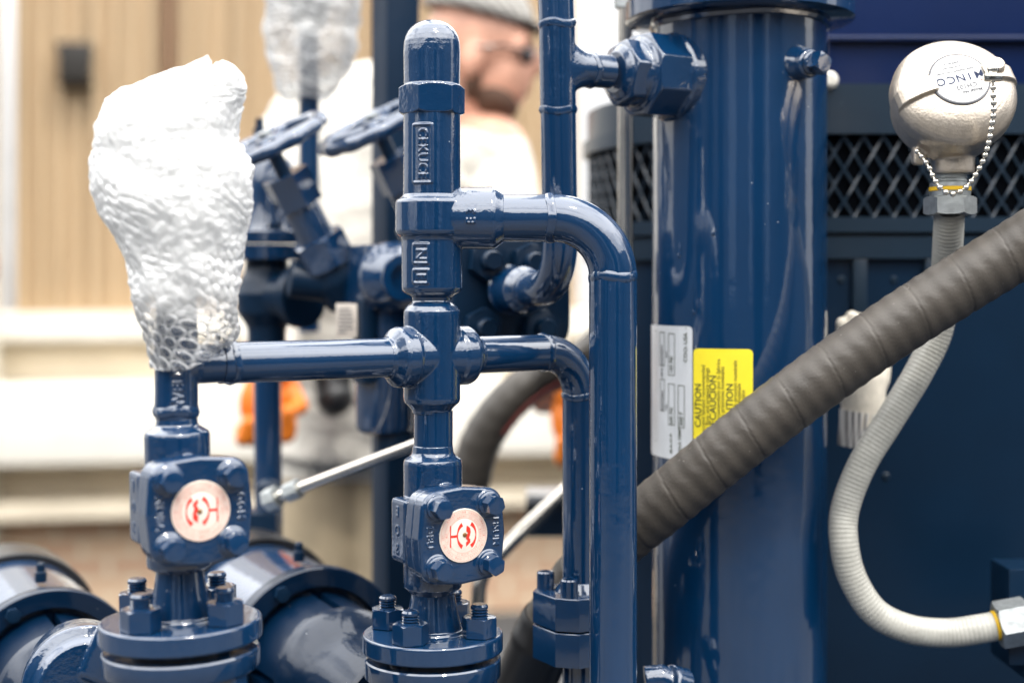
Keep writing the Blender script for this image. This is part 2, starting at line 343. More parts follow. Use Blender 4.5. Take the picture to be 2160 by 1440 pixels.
    def build(s, name, mat, parent=None, fuse=None, sharp=36, origin=None):
        vs = s.verts()
        if parent is not None: off = W[parent.name]
        else:
            a = np.array([tuple(v) for v in vs]); off = Vector(((a[:, 0].min() + a[:, 0].max()) / 2, (a[:, 1].min() + a[:, 1].max()) / 2, a[:, 2].min()))
            if origin is not None: off = Vector(origin)
        me = bpy.data.meshes.new(name); me.from_pydata([tuple(Vector(v) - off) for v in vs], [], s.f)
        o = bpy.data.objects.new(name, me); C.objects.link(o)
        if fuse:
            vox, it = fuse
            r = o.modifiers.new('r', 'REMESH'); r.mode = 'VOXEL'; r.voxel_size = vox; r.use_smooth_shade = True
            q = o.modifiers.new('s', 'SMOOTH'); q.factor = .5; q.iterations = it
            dg = bpy.context.evaluated_depsgraph_get(); me2 = bpy.data.meshes.new_from_object(o.evaluated_get(dg))
            o.modifiers.clear(); o.data = me2; bpy.data.meshes.remove(me); me = me2; me.name = name
            me.shade_smooth()
        else:
            me.polygons.foreach_set('material_index', s.m)
            bm = bmesh.new(); bm.from_mesh(me); bmesh.ops.recalc_face_normals(bm, faces=bm.faces[:]); bm.to_mesh(me); bm.free()
            me.shade_smooth()
            me.set_sharp_from_angle(angle=R_(sharp))
        for mm in (mat if isinstance(mat, (list, tuple)) else [mat]): me.materials.append(mm)
        if parent is not None: o.parent = parent; W[o.name] = off
        else: o.location = off; W[o.name] = off
        return o
def thing(name, loc, label, cat, group=None):
    o = bpy.data.objects.new(name, None); C.objects.link(o); o.location = loc; o.empty_display_size = .05
    W[o.name] = Vector(loc); return tag(o, label, cat, group)
def tag(o, label, cat, group=None):
    o['label'] = label; o['category'] = cat
    if group: o['group'] = group
    return o
def structure(o, kind='structure'): o['kind'] = kind; return o
def copy_tree(o, parent=None):
    c = o.copy(); C.objects.link(c); c.parent = parent; W[c.name] = W[o.name]
    for ch in list(o.children): copy_tree(ch, c)
    return c
def rpath(pts, n=14):
    """polyline [(point, fillet radius)] with rounded corners"""
    out = [Vector(pts[0][0])]
    for i in range(1, len(pts) - 1):
        p, r = Vector(pts[i][0]), pts[i][1]; a = (Vector(pts[i - 1][0]) - p).normalized(); b = (Vector(pts[i + 1][0]) - p).normalized()
        th = a.angle(b); L = r / math.tan(th / 2); c = p + (a + b).normalized() * (r / math.sin(th / 2)); s0 = p + a * L - c; s1 = p + b * L - c
        tot = s0.angle(s1); ax = s0.cross(s1).normalized()
        for k in range(n + 1): out.append(c + Matrix.Rotation(tot * k / n, 3, ax) @ s0)
    out.append(Vector(pts[-1][0])); return out
def spline(pts, n=20):
    pts = [Vector(p) for p in pts]; q = [pts[0] * 2 - pts[1]] + pts + [pts[-1] * 2 - pts[-2]]; out = []
    for i in range(1, len(q) - 2):
        for k in range(n):
            t = k / n; a, b, c, d = q[i - 1:i + 3]
            out.append(.5 * ((2 * b) + (c - a) * t + (2 * a - 5 * b + 4 * c - d) * t * t + (3 * b - a - 3 * c + d) * t ** 3))
    out.append(pts[-1]); return out
def resample(pts, step):
    out = [pts[0]]; acc = 0; last = pts[0]
    for p in pts[1:]:
        seg = (p - last).length
        while acc + seg >= step:
            f = (step - acc) / seg; last = last.lerp(p, f); out.append(last.copy()); seg = (p - last).length; acc = 0
        acc += seg; last = p
    return out
def weld(mb, c, axis, r, wd=.006, h=.0018, seg=48):
    """an uneven weld bead round a pipe"""
    x, y, a = frame(axis); pts = []; c = Vector(c); ph = random.random() * 9
    vs = []; fs = []; nr = 8
    for k in range(seg):
        an = 2 * PI * k / seg; rad = x * math.cos(an) + y * math.sin(an)
        hh = h * (1 + .35 * math.sin(an * 9 + ph)); sh = .0012 * math.sin(an * 3 + ph)
        for j in range(nr):
            b = 2 * PI * j / nr; vs.append(c + rad * (r - .0015 + (hh + .0015) * math.sin(b)) + a * (wd * math.cos(b) + sh))
    for k in range(seg):
        for j in range(nr):
            k2 = (k + 1) % seg; j2 = (j + 1) % nr; fs.append((k * nr + j, k2 * nr + j, k2 * nr + j2, k * nr + j2))
    return mb.add(vs, fs)
def stud_prof(r, h, pitch=.0022, z0=0):
    p = [(z0, r)]; z = z0
    while z + pitch < z0 + h - r * .25:
        p += [(z + pitch * .1, r), (z + pitch * .5, r * .80), (z + pitch * .9, r)]; z += pitch
    return p + [(z0 + h - r * .22, r), (z0 + h, r * .8)]

U = Vector((.831, .556, 0)).normalized()      # direction of the header, away to the right
NV = Vector((.5, -.866, 0)).normalized()       # where the valve covers face
DC, DL, DR = 1.25, 1.12, 1.34                  # depths: centre column, left column, right drop

# ================================================================== SETTING
mb = MB(); mb.box((0, 8, -.05), (160, 160, .1)); structure(mb.build('ground', M['asphalt']))

BX, BY = Vector((.982, .189, 0)).normalized(), Vector((-.189, .982, 0)).normalized()
BR = Matrix((BX, BY, ZUP)).transposed(); BO = Vector((-2.16, 6.0, 0))
def bw(x, y, z): return BO + BX * x + BY * y + ZUP * z
bld = thing('building', bw(1, 0, 0), 'tan ribbed metal building with white ledges and a low brick base', 'building')
mb = MB(); pts = []; x = .06
while x < 2.5:                                   # ribbed siding, as a folded sheet with thickness
    big = .085 if int(x / .074) % 4 == 0 else .055
    pts += [(x, 0), (x + .022, 0), (x + .030, -big), (x + .052, -big), (x + .060, 0)]; x += .074
poly = pts + [(x, .12), (.06, .12)]
vs = [bw(px, py, z) for z in (1.33, 5.2) for px, py in poly]; n = len(poly)
mb.add(vs, [(i, (i + 1) % n, n + (i + 1) % n, n + i) for i in range(n)] + [tuple(range(n)), tuple(range(n, 2 * n))])
mb.build('siding', M['siding'], bld)
mb = MB(); mb.box(bw(1.7, .02, 1.275), (3.6, .34, .11), BR, .008); mb.build('sill', M['white'], bld)
mb = MB(); mb.box(bw(1.7, .09, 1.13), (3.6, .2, .175), BR, .006); mb.box(bw(1.7, .06, 1.165), (3.6, .2, .02), BR, .004); mb.build('panel', M['cream'], bld)
mb = MB(); mb.box(bw(1.7, -.09, .885), (3.6, .56, .31), BR, .012); mb.build('ledge', M['white'], bld)
mb = MB(); mb.box(bw(1.7, .1, .645), (3.6, .36, .165), BR, .006); mb.box(bw(1.7, -.03, .528), (3.6, .5, .066), BR, .006); mb.build('plinth', M['cream'], bld)
mb = MB(); mb.box(bw(1.7, .06, .24), (3.6, .3, .49), BR); mb.build('brick_base', M['brick'], bld)
mb = MB(); mb.box(bw(-.30, -.12, 2.6), (.62, .3, 5.2), BR, .012); mb.build('corner_column', M['white'], bld)
mb = MB(); mb.ball(bw(-.02, -.285, 1.52), (.05, .02, .09), BR); mb.build('rust_patch', M['rust'], bld)
mb = MB(); mb.ball(bw(.0, -.285, .92), (.045, .02, .06), BR); mb.build('rust_patch', M['rust'], bld)
mb = MB(); mb.box(bw(.695, -.06, 3.45), (.052, .05, 3.2), BR, .006); mb.build('downspout', M['brown'], bld)
lampw = thing('wall_lamp', bw(.318, -.04, 2.25), 'dark wedge shaped lamp fixed on the tan siding beside the white column', 'lamp')
mb = MB(); mb.box(bw(.318, -.05, 2.37), (.15, .06, .17), BR, .008); mb.build('back_box', M['lamp'], lampw)
mb = MB(); pr = [(-.075, .085), (.075, .085), (.06, -.08), (-.045, -.08)]
mb.prism(pr, bw(.318, -.08, 2.37), BX, ZUP, -BY, .09, .01); mb.build('hood', M['lamp'], lampw)
mb = MB(); mb.tube([bw(.325, -.045, 2.28), bw(.325, -.045, 1.45)], .010, 12); mb.build('brown_strip', M['brown'], lampw)  # thin brown upright strip below the lamp

# unseen walls added behind the camera to shape what the paint mirrors
reflection_walls = thing('reflection_walls', (0, -7, 0), 'unseen grey walls with dark and pale panels, added for reflections in the paint', 'reflection_walls')
mb = MB(); mb.box((-1, -7.6, 2.2), (26, 1, 4.4)); mb.build('wall', simple('grey_reflection_wall', (.035, .043, .06), .7, var=.2, vscale=1), reflection_walls)
mb = MB(); mb.box((-1, -7.4, 4.55), (26.6, 2.0, .28), None, .03); mb.build('roof', M['steelbeam'], reflection_walls)
mb = MB(); mb.box((-9.5, -1.5, 2.0), (.6, 11, 4.0)); mb.build('left_reflection_wall', simple('dull_blue_reflection_wall', (.045, .06, .085), .7), reflection_walls)  # unseen side walls, added to darken reflections along the pipe edges
mb = MB(); mb.box((9.0, -3.2, 2.4), (.6, 8, 4.8)); mb.box((9.0, 9, 2.6), (.6, 12, 5.2)); mb.build('right_reflection_wall', reflection_walls.children[0].data.materials[0], reflection_walls)
for xx, ww in ((-9, 2.4), (-5.2, 1.3), (2.6, 1.8)):
    mb = MB(); mb.box((xx, -7.06, 2.0), (ww, .1, 4.0)); mb.build('dark_reflection_panel', M['void'], reflection_walls)  # dark panels added for dark bands in the reflections
for xx, ww in ((-2.5, 1.5), (1.0, .5), (4.6, 1.0)):
    mb = MB(); mb.box((xx, -7.05, 2.6), (ww, .1, 2.4)); mb.build('pale_reflection_panel', simple('pale_reflection_paint', (.16, .20, .26), .3), reflection_walls)  # pale panels added for light streaks in the reflections

# ================================================================== PIPE MANIFOLD
man = thing('pipe_manifold', P(911, 960, DC), 'glossy navy manifold of welded pipes with a domed cap, cross and big bend', 'pipework')
cx = 911; CAX = P(cx, HZ, DC); sC = DC / F
LAX = P(372, HZ, DL); zh = P(0, 751, DC).z
def at(ax, z): return Vector((ax.x, ax.y, z))
# domed cap with hex collar
mb = MB()
dome = [(185, 59), (112, 60), (100, 59.5)] + [(100 - 57 * math.sin(t * PI / 16), 59.5 * math.cos(t * PI / 16) ** .85) for t in range(1, 8)] + [(43.2, 3)]
mb.vl(cx, DC, dome[::-1])
mb.hexa(P(cx, 243, DC), ZUP, S(70.5, DC), S(61, DC), R_(10 + 90), up=None)
mb.build('cap_nut', M['navy_cast'], man, fuse=(.00055, 4))
# upper body with the cast lettering in a sunk panel
def wrapmap(ax, r, ang0, z0, rot):
    """text on a vertical cylinder: rot 0 upright, +-90 running up or down the barrel"""
    c, s_ = math.cos(rot), math.sin(rot)
    def f(x, y, z):
        u = x * c - y * s_; v = x * s_ + y * c; a = ang0 + u / r
        return Vector((ax.x + (r + z) * math.sin(a), ax.y - (r + z) * math.cos(a), z0 + v))
    return f
mb = MB()
mb.vl(cx, DC, [(236, 60), (248, 60), (418, 60.5), (424, 60.5)])
rb = S(60.2, DC); a0 = math.asin(-17 / 60)
for dz0, dz1, da in ((268, 268, .30), (389, 389, .30)):
    pass
def ridge(mb, ax, r, a0_, a1_, z0, z1, h=.0009, wd=.0012):
    pa = [Vector((ax.x + (r + h * .2) * math.sin(a), ax.y - (r + h * .2) * math.cos(a), z)) for a, z in
          [(a0_ + (a1_ - a0_) * i / 8, z0) for i in range(9)] + [(a1_, z0 + (z1 - z0) * i / 8) for i in range(1, 9)] + [(a1_ + (a0_ - a1_) * i / 8, z1) for i in range(1, 9)] + [(a0_, z1 + (z0 - z1) * i / 8) for i in range(1, 9)]]
    mb.tube(pa, wd, 8)
ridge(mb, CAX, rb, a0 - .34, a0 + .34, P(0, 389, DC).z, P(0, 269, DC).z)
mb.text('CEKUCE', S(28, DC), wrapmap(CAX, rb, a0 + .02, P(0, 329, DC).z, -PI / 2), .0013)
mb.build('upper_body', M['navy_cast'], man, fuse=(.0005, 7))
# tee with side branch
mb = MB()
mb.vl(cx, DC, [(410, 61), (418, 66), (422, 74), (428, 77), (488, 77), (495, 74), (500, 67), (506, 64), (608, 64), (616, 60), (627, 42), (636, 41)])
mb.lathe(P(cx, 460, DC), (1, 0, 0), [(0, S(64, DC)), (S(60, DC), S(65, DC)), (S(128, DC), S(66, DC)), (S(134, DC), S(64, DC)), (S(147, DC), S(54, DC)), (S(152, DC), S(51, DC))], 56)
mb.ball(P(cx + 45, 452, DC), (S(45, DC), S(60, DC), S(58, DC)))
rl = S(64, DC); al = math.asin(-20 / 64)
ridge(mb, CAX, rl, al - .26, al + .26, P(0, 556, DC).z, P(0, 517, DC).z); ridge(mb, CAX, rl, al - .26, al + .26, P(0, 597, DC).z, P(0, 570, DC).z)
mb.text('N', S(34, DC), wrapmap(CAX, rl, al, P(0, 538, DC).z, -PI / 2), .0013)
mb.text('E', S(28, DC), wrapmap(CAX, rl, al, P(0, 584, DC).z, -PI / 2), .0013)
def hmap(o, r, ang0, x0, rot):
    """text on the barrel of a cylinder lying along X"""
    c, s_ = math.cos(rot), math.sin(rot)
    def f(x, y, z):
        u = x * c - y * s_; v = x * s_ + y * c; a = ang0 + v / r
        return Vector((o.x + x0 + u, o.y - (r + z) * math.cos(a), o.z + (r + z) * math.sin(a)))
    return f
mb.text('E 3', S(26, DC), hmap(P(cx, 460, DC), S(65.5, DC), .02, S(85, DC), PI / 2), .0014)
mb.build('tee_fitting', M['navy_cast'], man, fuse=(.0006, 6))
# cross
mb = MB()
mb.vl(cx, DC, [(630, 40), (637, 42), (645, 52), (655, 59), (662, 60), (840, 60), (848, 58), (858, 47), (864, 41.5), (872, 41)])
XC = at(CAX, zh); arm = .0375
for sgn in (-1, 1):
    mb.lathe(XC, U * sgn, [(0, S(58, DC)), (arm - .016, S(59.5, DC)), (arm - .013, S(63.5, DC)), (arm - .003, S(63.5, DC)), (arm, S(61, DC)), (arm + .006, S(43, DC)), (arm + .010, S(41, DC))], 56)
mb.text('B18', .008, lambda x, y, z: XC + U * (arm - .010 + x * .2 - y) + (Vector((-.3, -.5, .81)).normalized()) * (S(63.5, DC) + z) + Vector((.5, -.866, 0)) * x * .9, .001)
mb.build('cross_fitting', M['navy_cast'], man, fuse=(.0006, 5))
# left header pipe
rP = .0168; LC = at(LAX, zh)
mb = MB(); d_lc = (XC - LC).length
mb.tube([LC + U * .036, XC - U * (arm + .004)], rP, 40); weld(mb, LC + U * .046, U, rP, .004, .0012)
mb.build('header_pipe', M['navy'], man)
# right header, bend and drop
RD = Vector((P(1224, 0, DR).x, DR, zh))
bend_r = .042
mb = MB()
mb.tube(rpath([(XC + U * (arm + .003), 0), (RD, bend_r), (Vector((RD.x, RD.y, CAMZ - .95)), 0)], 20), rP, 40)
weld(mb, RD - U * bend_r, U, rP, .004, .0014); weld(mb, RD - ZUP * bend_r, ZUP, rP, .004, .0014)
mb.build('header_drop_pipe', M['navy'], man)
# left tee, its name cast on, riser into the wrap, nipple
mb = MB(); rL = S(45, DL)
mb.lathe(at(LAX, 0), ZUP, [((P(0, y, DL).z), S(r, DL)) for y, r in ((884, 43), (878, 43), (868, 44.5), (856, 45), (700, 45), (690, 43), (600, 42), (420, 42))], 48)
mb.lathe(LC, U, [(0, S(43, DL)), (.04, S(41.5, DL)), (.046, S(41, DL))], 48)
mb.ball(LC + U * .010, S(46, DL))
aw = math.asin(14 / 45)
mb.text('WELD 3', S(33, DL), wrapmap(LAX, rL, aw, P(0, 800, DL).z, PI / 2), .0013)
ridge(mb, LAX, rL, aw - .30, aw + .30, P(0, 846, DL).z, P(0, 742, DL).z, .0006, .0009)
weld(mb, at(LAX, P(0, 866, DL).z), ZUP, rL, .005, .0014)
mb.build('end_tee', M['navy_cast'], man, fuse=(.0006, 3))
# centre nipple
mb = MB(); mb.vl(914, DC, [(866, 41), (958, 41)]); mb.build('nipple', M['navy'], man)
# big outlet pipe: across, bend, down
mb = MB(); rO = S(50.5, DC)
E0, E1, E2 = P(cx + 140, 460, DC), P(1293, 460, DC), P(1293, 1700, DC)
mb.tube(rpath([(E0, 0), (E1, S(125, DC)), (E2, 0)], 26), rO, 48)
weld(mb, P(1161, 460, DC), (1, 0, 0), rO, .005, .0013, 56); weld(mb, P(1293, 583, DC), ZUP, rO, .006, .0007, 56)
mb.build('outlet_pipe', M['navy'], man)

# ================================================================== CHECK VALVES (square bolted covers with a round tag)
def rsq(h, r, bow=.0, n=6):
    out = []
    for q in range(4):
        c = [(h - r, h - r), (-(h - r), h - r), (-(h - r), -(h - r)), (h - r, -(h - r))][q]
        for i in range(n + 1):
            a = PI / 2 * q + PI / 2 * i / n; x, y = c[0] + r * math.cos(a), c[1] + r * math.sin(a); out.append((x, y))
    if bow:
        res = []
        for i, p in enumerate(out):
            res.append(p)
            if (i + 1) % (n + 1) == 0:
                nx = out[(i + 1) % len(out)]; m_ = ((p[0] + nx[0]) / 2, (p[1] + nx[1]) / 2); L = math.hypot(*m_); res.append((m_[0] * (1 + bow / L), m_[1] * (1 + bow / L)))
        out = res
    return out
def ring_strip(mb, mp, r0, r1, a0=0, a1=2 * PI, n=72, h=.0002):
    vs = []; 
    for i in range(n + 1):
        a = a0 + (a1 - a0) * i / n
        vs += [mp(r0 * math.cos(a), r0 * math.sin(a), h), mp(r1 * math.cos(a), r1 * math.sin(a), h)]
    return mb.add(vs, [(2 * i, 2 * i + 1, 2 * i + 3, 2 * i + 2) for i in range(n)])
def check_valve(px, d, fpx, fpy, flip, label, T=None, txt=('',''), ytop=956, ybody=(1030, 1212), hub=62, neck_y=1250):
    ax = P(px, HZ, d); FC = P(fpx, fpy, d - .052)
    root = thing('check_valve', P(px, ybody[1] + 40, d), label, 'valve', 'square covered valves in the manifold')
    uz = NV; ux = Vector((-uz.y, uz.x, 0)); uy = ZUP
    zc = FC.z; ctr = Vector((ax.x, ax.y, zc)); L = .0605
    # body: vertical barrel, bonnet neck and square body flange
    mb = MB(); mb.T = T
    mb.lathe(at(ax, 0), ZUP, [(P(0, y, d).z, S(r, d)) for y, r in ((neck_y + 12, 42), (neck_y, 45), (neck_y - 14, hub - 1), (neck_y - 24, hub), (ytop + 20, hub), (ytop + 12, hub - 2), (ytop + 4, hub - 14), (ytop - 2, 44), (ytop - 18, 42))], 48)
    mb.lathe(ctr, uz, [(-.006, .034), (.02, .036), (L - .030, .037)], 48)
    mb.prism(rsq(.0382, .015, .0022), ctr + uz * (L - .034), ux, uy, uz, .015, .003)
    mb.box(ctr - ux * .030 + uz * .006, (.014, .030, .055), Matrix((ux, uz, uy)).transposed(), .004)
    for k in range(3): mb.text(('E', 'O', 'S')[k], .012, (lambda k: lambda x, y, z: ctr - ux * (.0368 + z) - uz * (x - .006) + uy * (y + .016 - .016 * k))(k), .001)
    mb.build('valve_body', M['navy_cast'], root, fuse=(.0007, 4))
    # cover
    mb = MB(); mb.T = T
    mb.prism(rsq(.0390, .0150, .0022), ctr + uz * (L - .0185), ux, uy, uz, .0145, .0028)
    mp = lambda x, y, z: ctr + uz * (L - .004 + z) + ux * x + uy * y
    for (s_, tx) in ((-1, txt[0]), (1, txt[1])):
        mb.text(tx, .0092, (lambda s_: lambda x, y, z: mp(s_ * .0315 + y * 1, -x + .001, z - .0004))(s_), .0012)
    for sx in (-1, 1):
        for sy in (-1, 1): mb.lathe(mp(sx * .0245, sy * .0255, -.001), uz, [(0, .0122), (.0014, .0118), (.0020, .0110)], 32)
    cov = mb.build('cover', M['navy_cast'], root, fuse=(.0005, 2))
    for sx in (-1, 1):
        for sy in (-1, 1):
            mb = MB(); mb.T = T; c = mp(sx * .0245, sy * .0255, .0008)
            mb.lathe(c, uz, [(0, .0108), (.0024, .0106), (.0034, .0092)], 36)
            mb.hexa(c + uz * .003, uz, .0087, .0108, R_(15 + 20 * sx + 11 * sy), (0, 1))
            mb.build('bolt', M['navy'], cov)
    # round tag with its red print
    mb = MB(); mb.T = T; q = 1 if not flip else -1
    tm = lambda x, y, z: mp(q * x, q * y + .0005, .0004 + z)
    mb.lathe(tm(0, 0, 0), uz, [(0, .0228), (.0005, .0228), (.0007, .0224)], 64)
    mb.cm = 4; ring_strip(mb, tm, .0142, .0224, h=.00075)
    mb.cm = 1
    h = .00085
    for r in (.0213, .0178, .0148): ring_strip(mb, tm, r, r + .00022, h=h)
    rnd = random.Random(3)
    for rr, hh, st in ((.0188, .0017, .105), (.0156, .0014, .12)):
        a = 0
        while a < 2 * PI:
            if rnd.random() < .82 and not (5.6 < a < 6.1):
                for j in range(rnd.choice((1, 2, 2))):
                    b = a + j * st * .38; ring_strip(mb, tm, rr, rr + hh, b, b + st * .13, 1, h)
                if rnd.random() < .6: ring_strip(mb, tm, rr + hh * rnd.choice((0, .45, .85)), rr + hh * rnd.choice((.15, .6, 1)), a, a + st * .5, 2, h)
            a += st
    mb.cm = 2
    def arcs(c, s0, s1, thick):
        n = 18; vs = []
        for i in range(n + 1):
            t = i / n; a = s0 + (s1 - s0) * t; wd = thick * (.35 + 1.3 * abs(t - .5) ** 1.2 * 2)
            x, y = .0088 * math.cos(a), .0108 * math.sin(a)
            vs += [tm(c + x - wd * .5 * math.cos(a), y - wd * .5 * math.sin(a), h), tm(c + x + wd * .5 * math.cos(a), y + wd * .5 * math.sin(a), h)]
        mb.add(vs, [(2 * i, 2 * i + 1, 2 * i + 3, 2 * i + 2) for i in range(n)])
    arcs(-.0028, -1.08, 1.08, .0023); arcs(-.0028, PI - 1.08, PI + 1.08, .0023)
    def quad(p): mb.add([tm(x, y, h + .0001) for x, y in p], [tuple(range(len(p)))])
    quad([(.0055, -.0010), (.0125, -.0010), (.0125, .0010), (.0055, .0010)]); quad([(.0120, -.0092), (.0131, -.0092), (.0131, .0092), (.0120, .0092)])
    zig = [(-.0022, .0095), (-.0022, .0058), (-.0040, .0046), (-.0022, .0030), (-.0022, -.0004), (-.0042, -.0018), (-.0024, -.0036), (-.0026, -.0085)]
    zo = [(-.0040, .0082), (-.0062, .0062), (-.0062, .0036), (-.0050, .0022), (-.0058, .0006), (-.0066, -.0026), (-.0062, -.0058), (-.0050, -.0070)]
    for i in range(7): quad([zig[i], zig[i + 1], zo[i + 1], zo[i]])
    mb.cm = 3; mb.lathe(tm(-.001, -.0004, .0006), uz, [(0, .0019), (.0006, .0019), (.0009, .0013)], 24)
    mb.build('tag_plate', [M['tag'], M['ink_pink'], M['ink_red'], M['hole'], M['tag_rim']], cov)
    return root
TL = rot_about(P(372, 830, DL), Matrix.Rotation(R_(-1.1), 3, 'Y'))
check_valve(913, DC, 983, 1131, True, 'valve with round red tag on the middle column under the cross', None, ('DBU', 'FISUM'))
check_valve(372, DL, 414, 1081, False, 'slightly blurred valve with cream tag under the bubble wrapped pipe', TL, ('NOBA', 'GGM'), 898, (980, 1160), 68, 1205)

# ================================================================== BOLTED FLANGES
def bolted_flange(px, d, yc, label, T, angs, necks, half=(169,), th=(44, 42), gap=16, rough=False):
    ax = P(px, HZ, d); Rr = S(half[0], d)
    zt = P(0, yc, d).z; t1 = S(th[0], d) * .96; g = S(gap, d); t2 = S(th[1], d)
    root = thing('bolted_flange', at(ax, zt - .12), label, 'flange', 'round flange pairs at the foot of the columns')
    mb = MB(); mb.T = T
    mb.lathe(at(ax, zt), ZUP, [(-t1, Rr * .985), (-t1 + .0012, Rr), (-.0014, Rr), (0, Rr * .982)], 96)
    mb.lathe(at(ax, 0), ZUP, [(zt - .004, S(necks[-1][1] + 10, d)), (zt + .003, S(necks[-1][1] + 4, d))] + [(P(0, y, d).z, S(r, d)) for y, r in necks[::-1]], 48)
    up_ = mb.build('upper_flange', M['navy'], root, fuse=(.0007, 3))
    mb = MB(); mb.T = T
    mb.lathe(at(ax, zt - t1 - g), ZUP, [(-t2, Rr * .955), (-t2 + .0012, Rr * .968), (-.0014, Rr * .968), (0, Rr * .95)], 96)
    mb.lathe(at(ax, zt - t1 - g), ZUP, [(-.001, Rr * .62), (g + .001, Rr * .62)], 48)
    mb.build('lower_flange', M['navy'], root)
    mb = MB(); mb.T = T
    mb.lathe(at(ax, zt - t1 - g - t2), ZUP, [(-.30, S(46, d)), (-.03, S(46, d)), (.004, S(70, d))], 40); mb.build('lower_pipe', M['navy'], root)
    for i, a in enumerate(angs):
        c = at(ax, zt) + Vector((math.cos(R_(a)), math.sin(R_(a)), 0)) * .0445
        mb = MB(); mb.T = T; mb.hexa(c + ZUP * .0006, ZUP, .0157, .0165, R_((17, 41, 8, 55)[i]), (0, 1))
        nut = mb.build('nut', M['navy'], root)
        mb = MB(); mb.T = T; mb.lathe(c + ZUP * .0005, ZUP, stud_prof(.0076, .0275, .0024), 28); mb.build('stud', M['navy'], nut)
        mb = MB(); mb.T = T; cb = c - ZUP * (t1 + g + t2 + .0008); mb.hexa(cb, -ZUP, .0157, .0165, R_(20 + i * 11), (0, 1))
        nut = mb.build('nut', M['navy'], root)
        mb = MB(); mb.T = T; mb.lathe(cb, -ZUP, stud_prof(.0076, .026, .0024), 24); mb.build('stud', M['navy'], nut)
    return root
bolted_flange(913, DC, 1331, 'bolted flange pair below the sharply focused middle valve', None, (-22, -112, 158, 68),
    [(1238, 45), (1256, 47), (1290, 53), (1325, 61)], (148,), (40, 40), 14)
bolted_flange(372, DL, 1303, 'bolted flange pair below the blurred left valve, at the lower left', TL, (-28, -118, 152, 62),
    [(1198, 49), (1216, 51), (1255, 57), (1300, 66)], (169,), (45, 42), 18)

# split flange block round the right-hand drop
sf = thing('clamp_flange_block', Vector((RD.x, RD.y, P(0, 1390, DR).z)), 'small two piece flange block with socket screws on the right drop pipe', 'flange block')
U3 = Vector((.866, .5, 0)); bz = lambda y: P(0, y, DR).z
oct_ = [(x * 1.0, y * 1.0) for x, y in [(-.040, -.020), (-.024, -.036), (.024, -.036), (.040, -.020), (.040, .020), (.024, .036), (-.024, .036), (-.040, .020)]]
for y0, y1, nm in ((1310, 1243, 'upper_half'), (1384, 1314, 'lower_half')):
    mb = MB(); mb.prism(oct_, Vector((RD.x, RD.y, bz(y0))), U3, Vector((-.5, .866, 0)), ZUP, bz(y1) - bz(y0), .0012); mb.build(nm, M['navy'], sf)
mb = MB(); mb.lathe(Vector((RD.x, RD.y, bz(1250))), ZUP, [(0, .026), (.006, .023), (.012, .018)], 40); mb.build('weld_collar', M['navy'], sf, fuse=(.0008, 3))
for sx, sy in ((-1, -1), (1, -1), (-1, 1), (1, 1)):
    c = Vector((RD.x, RD.y, bz(1246))) + U3 * (.0255 * sx) + Vector((-.5, .866, 0)) * (.021 * sy)
    mb = MB(); mb.lathe(c, ZUP, [(0, .0083), (.0165, .0083), (.0178, .0072), (.0178, .0048), (.0125, .0046)], 28); mb.build('socket_screw', M['navy'], sf)

# ================================================================== VESSEL
DV = 1.45; VA = P(1559, HZ, DV); RV = S(182, DV)
ves = thing('pressure_vessel', Vector((VA.x, VA.y, CAMZ - .9)), 'tall glossy navy cylinder with a flanged top, white nameplate and yellow caution label', 'tank')
zu = P(0, 50, DV).z
mb = MB(); mb.lathe(at(VA, 0), ZUP, [(CAMZ - .9, RV), (zu - .002, RV)], 128)
for dpx, dpy, dl_ in ((1447, 658, 60), (1482, 492, 14), (1420, 538, 30)):
    s_ = (dpx - 1559) / 182; a_d = math.asin(max(-.97, min(.97, s_))); zd = CAMZ + (HZ - dpy) / F * 1.375
    nd = Vector((math.sin(a_d), -math.cos(a_d), 0)); cd = at(VA, zd) + nd * RV
    mb.ball(cd, (.0020, .0010, .0028), None, 14, 10); mb.tube([cd + ZUP * .001, cd + ZUP * S(dl_, 1.37) * .6, cd + ZUP * S(dl_, 1.37)], [.0014, .0009, .0003], 8)
mb.build('shell', M['navy_smooth'], ves)
mb = MB(); mb.lathe(at(VA, zu), ZUP, [(0, .06), (.0001, .1125), (.002, .1155), (.020, .1155), (.022, .113)], 128); mb.lathe(at(VA, zu + .022), ZUP, [(0, .07), (.006, .07), (.006, .112), (.008, .114), (.026, .114)], 96)
mb.build('top_flange', M['navy_smooth'], ves)
mb = MB(); weld(mb, at(VA, zu - .003), ZUP, RV, .005, .004, 128); mb.build('weld_seam', M['navy_cast'], ves)
# side coupling to the left
SP = Vector((P(1176, 0, 1.34).x, 1.34, P(0, 147, 1.355).z)); VD = Vector((VA.x - SP.x, VA.y - SP.y, 0)); dist = VD.length; VD.normalize()
root_c = at(VA, SP.z) - VD * RV
mb = MB()
mb.lathe(root_c, -VD, [(-.02, .045), (.000, .044), (.003, .040), (.008, .038), (.036, .0375), (.040, .035), (.042, .030)], 48)
mb.hexa(root_c - VD * .000, -VD, .0425, .038, R_(20), (0, 1), sides=8)
mb.lathe(root_c - VD * .036, -VD, [(0, .032), (.008, .032), (.012, .029)], 40)
mb.build('side_coupling', M['navy_cast'], ves, fuse=(.001, 4))
mb = MB(); mb.hexa(root_c - VD * .042, -VD, .0335, .018, R_(12), (1, 1)); mb.lathe(root_c - VD * .058, -VD, [(0, .028), (.004, .026), (.008, .020)], 40); mb.build('union_nut', M['navy_cast'], ves, fuse=(.0008, 3))
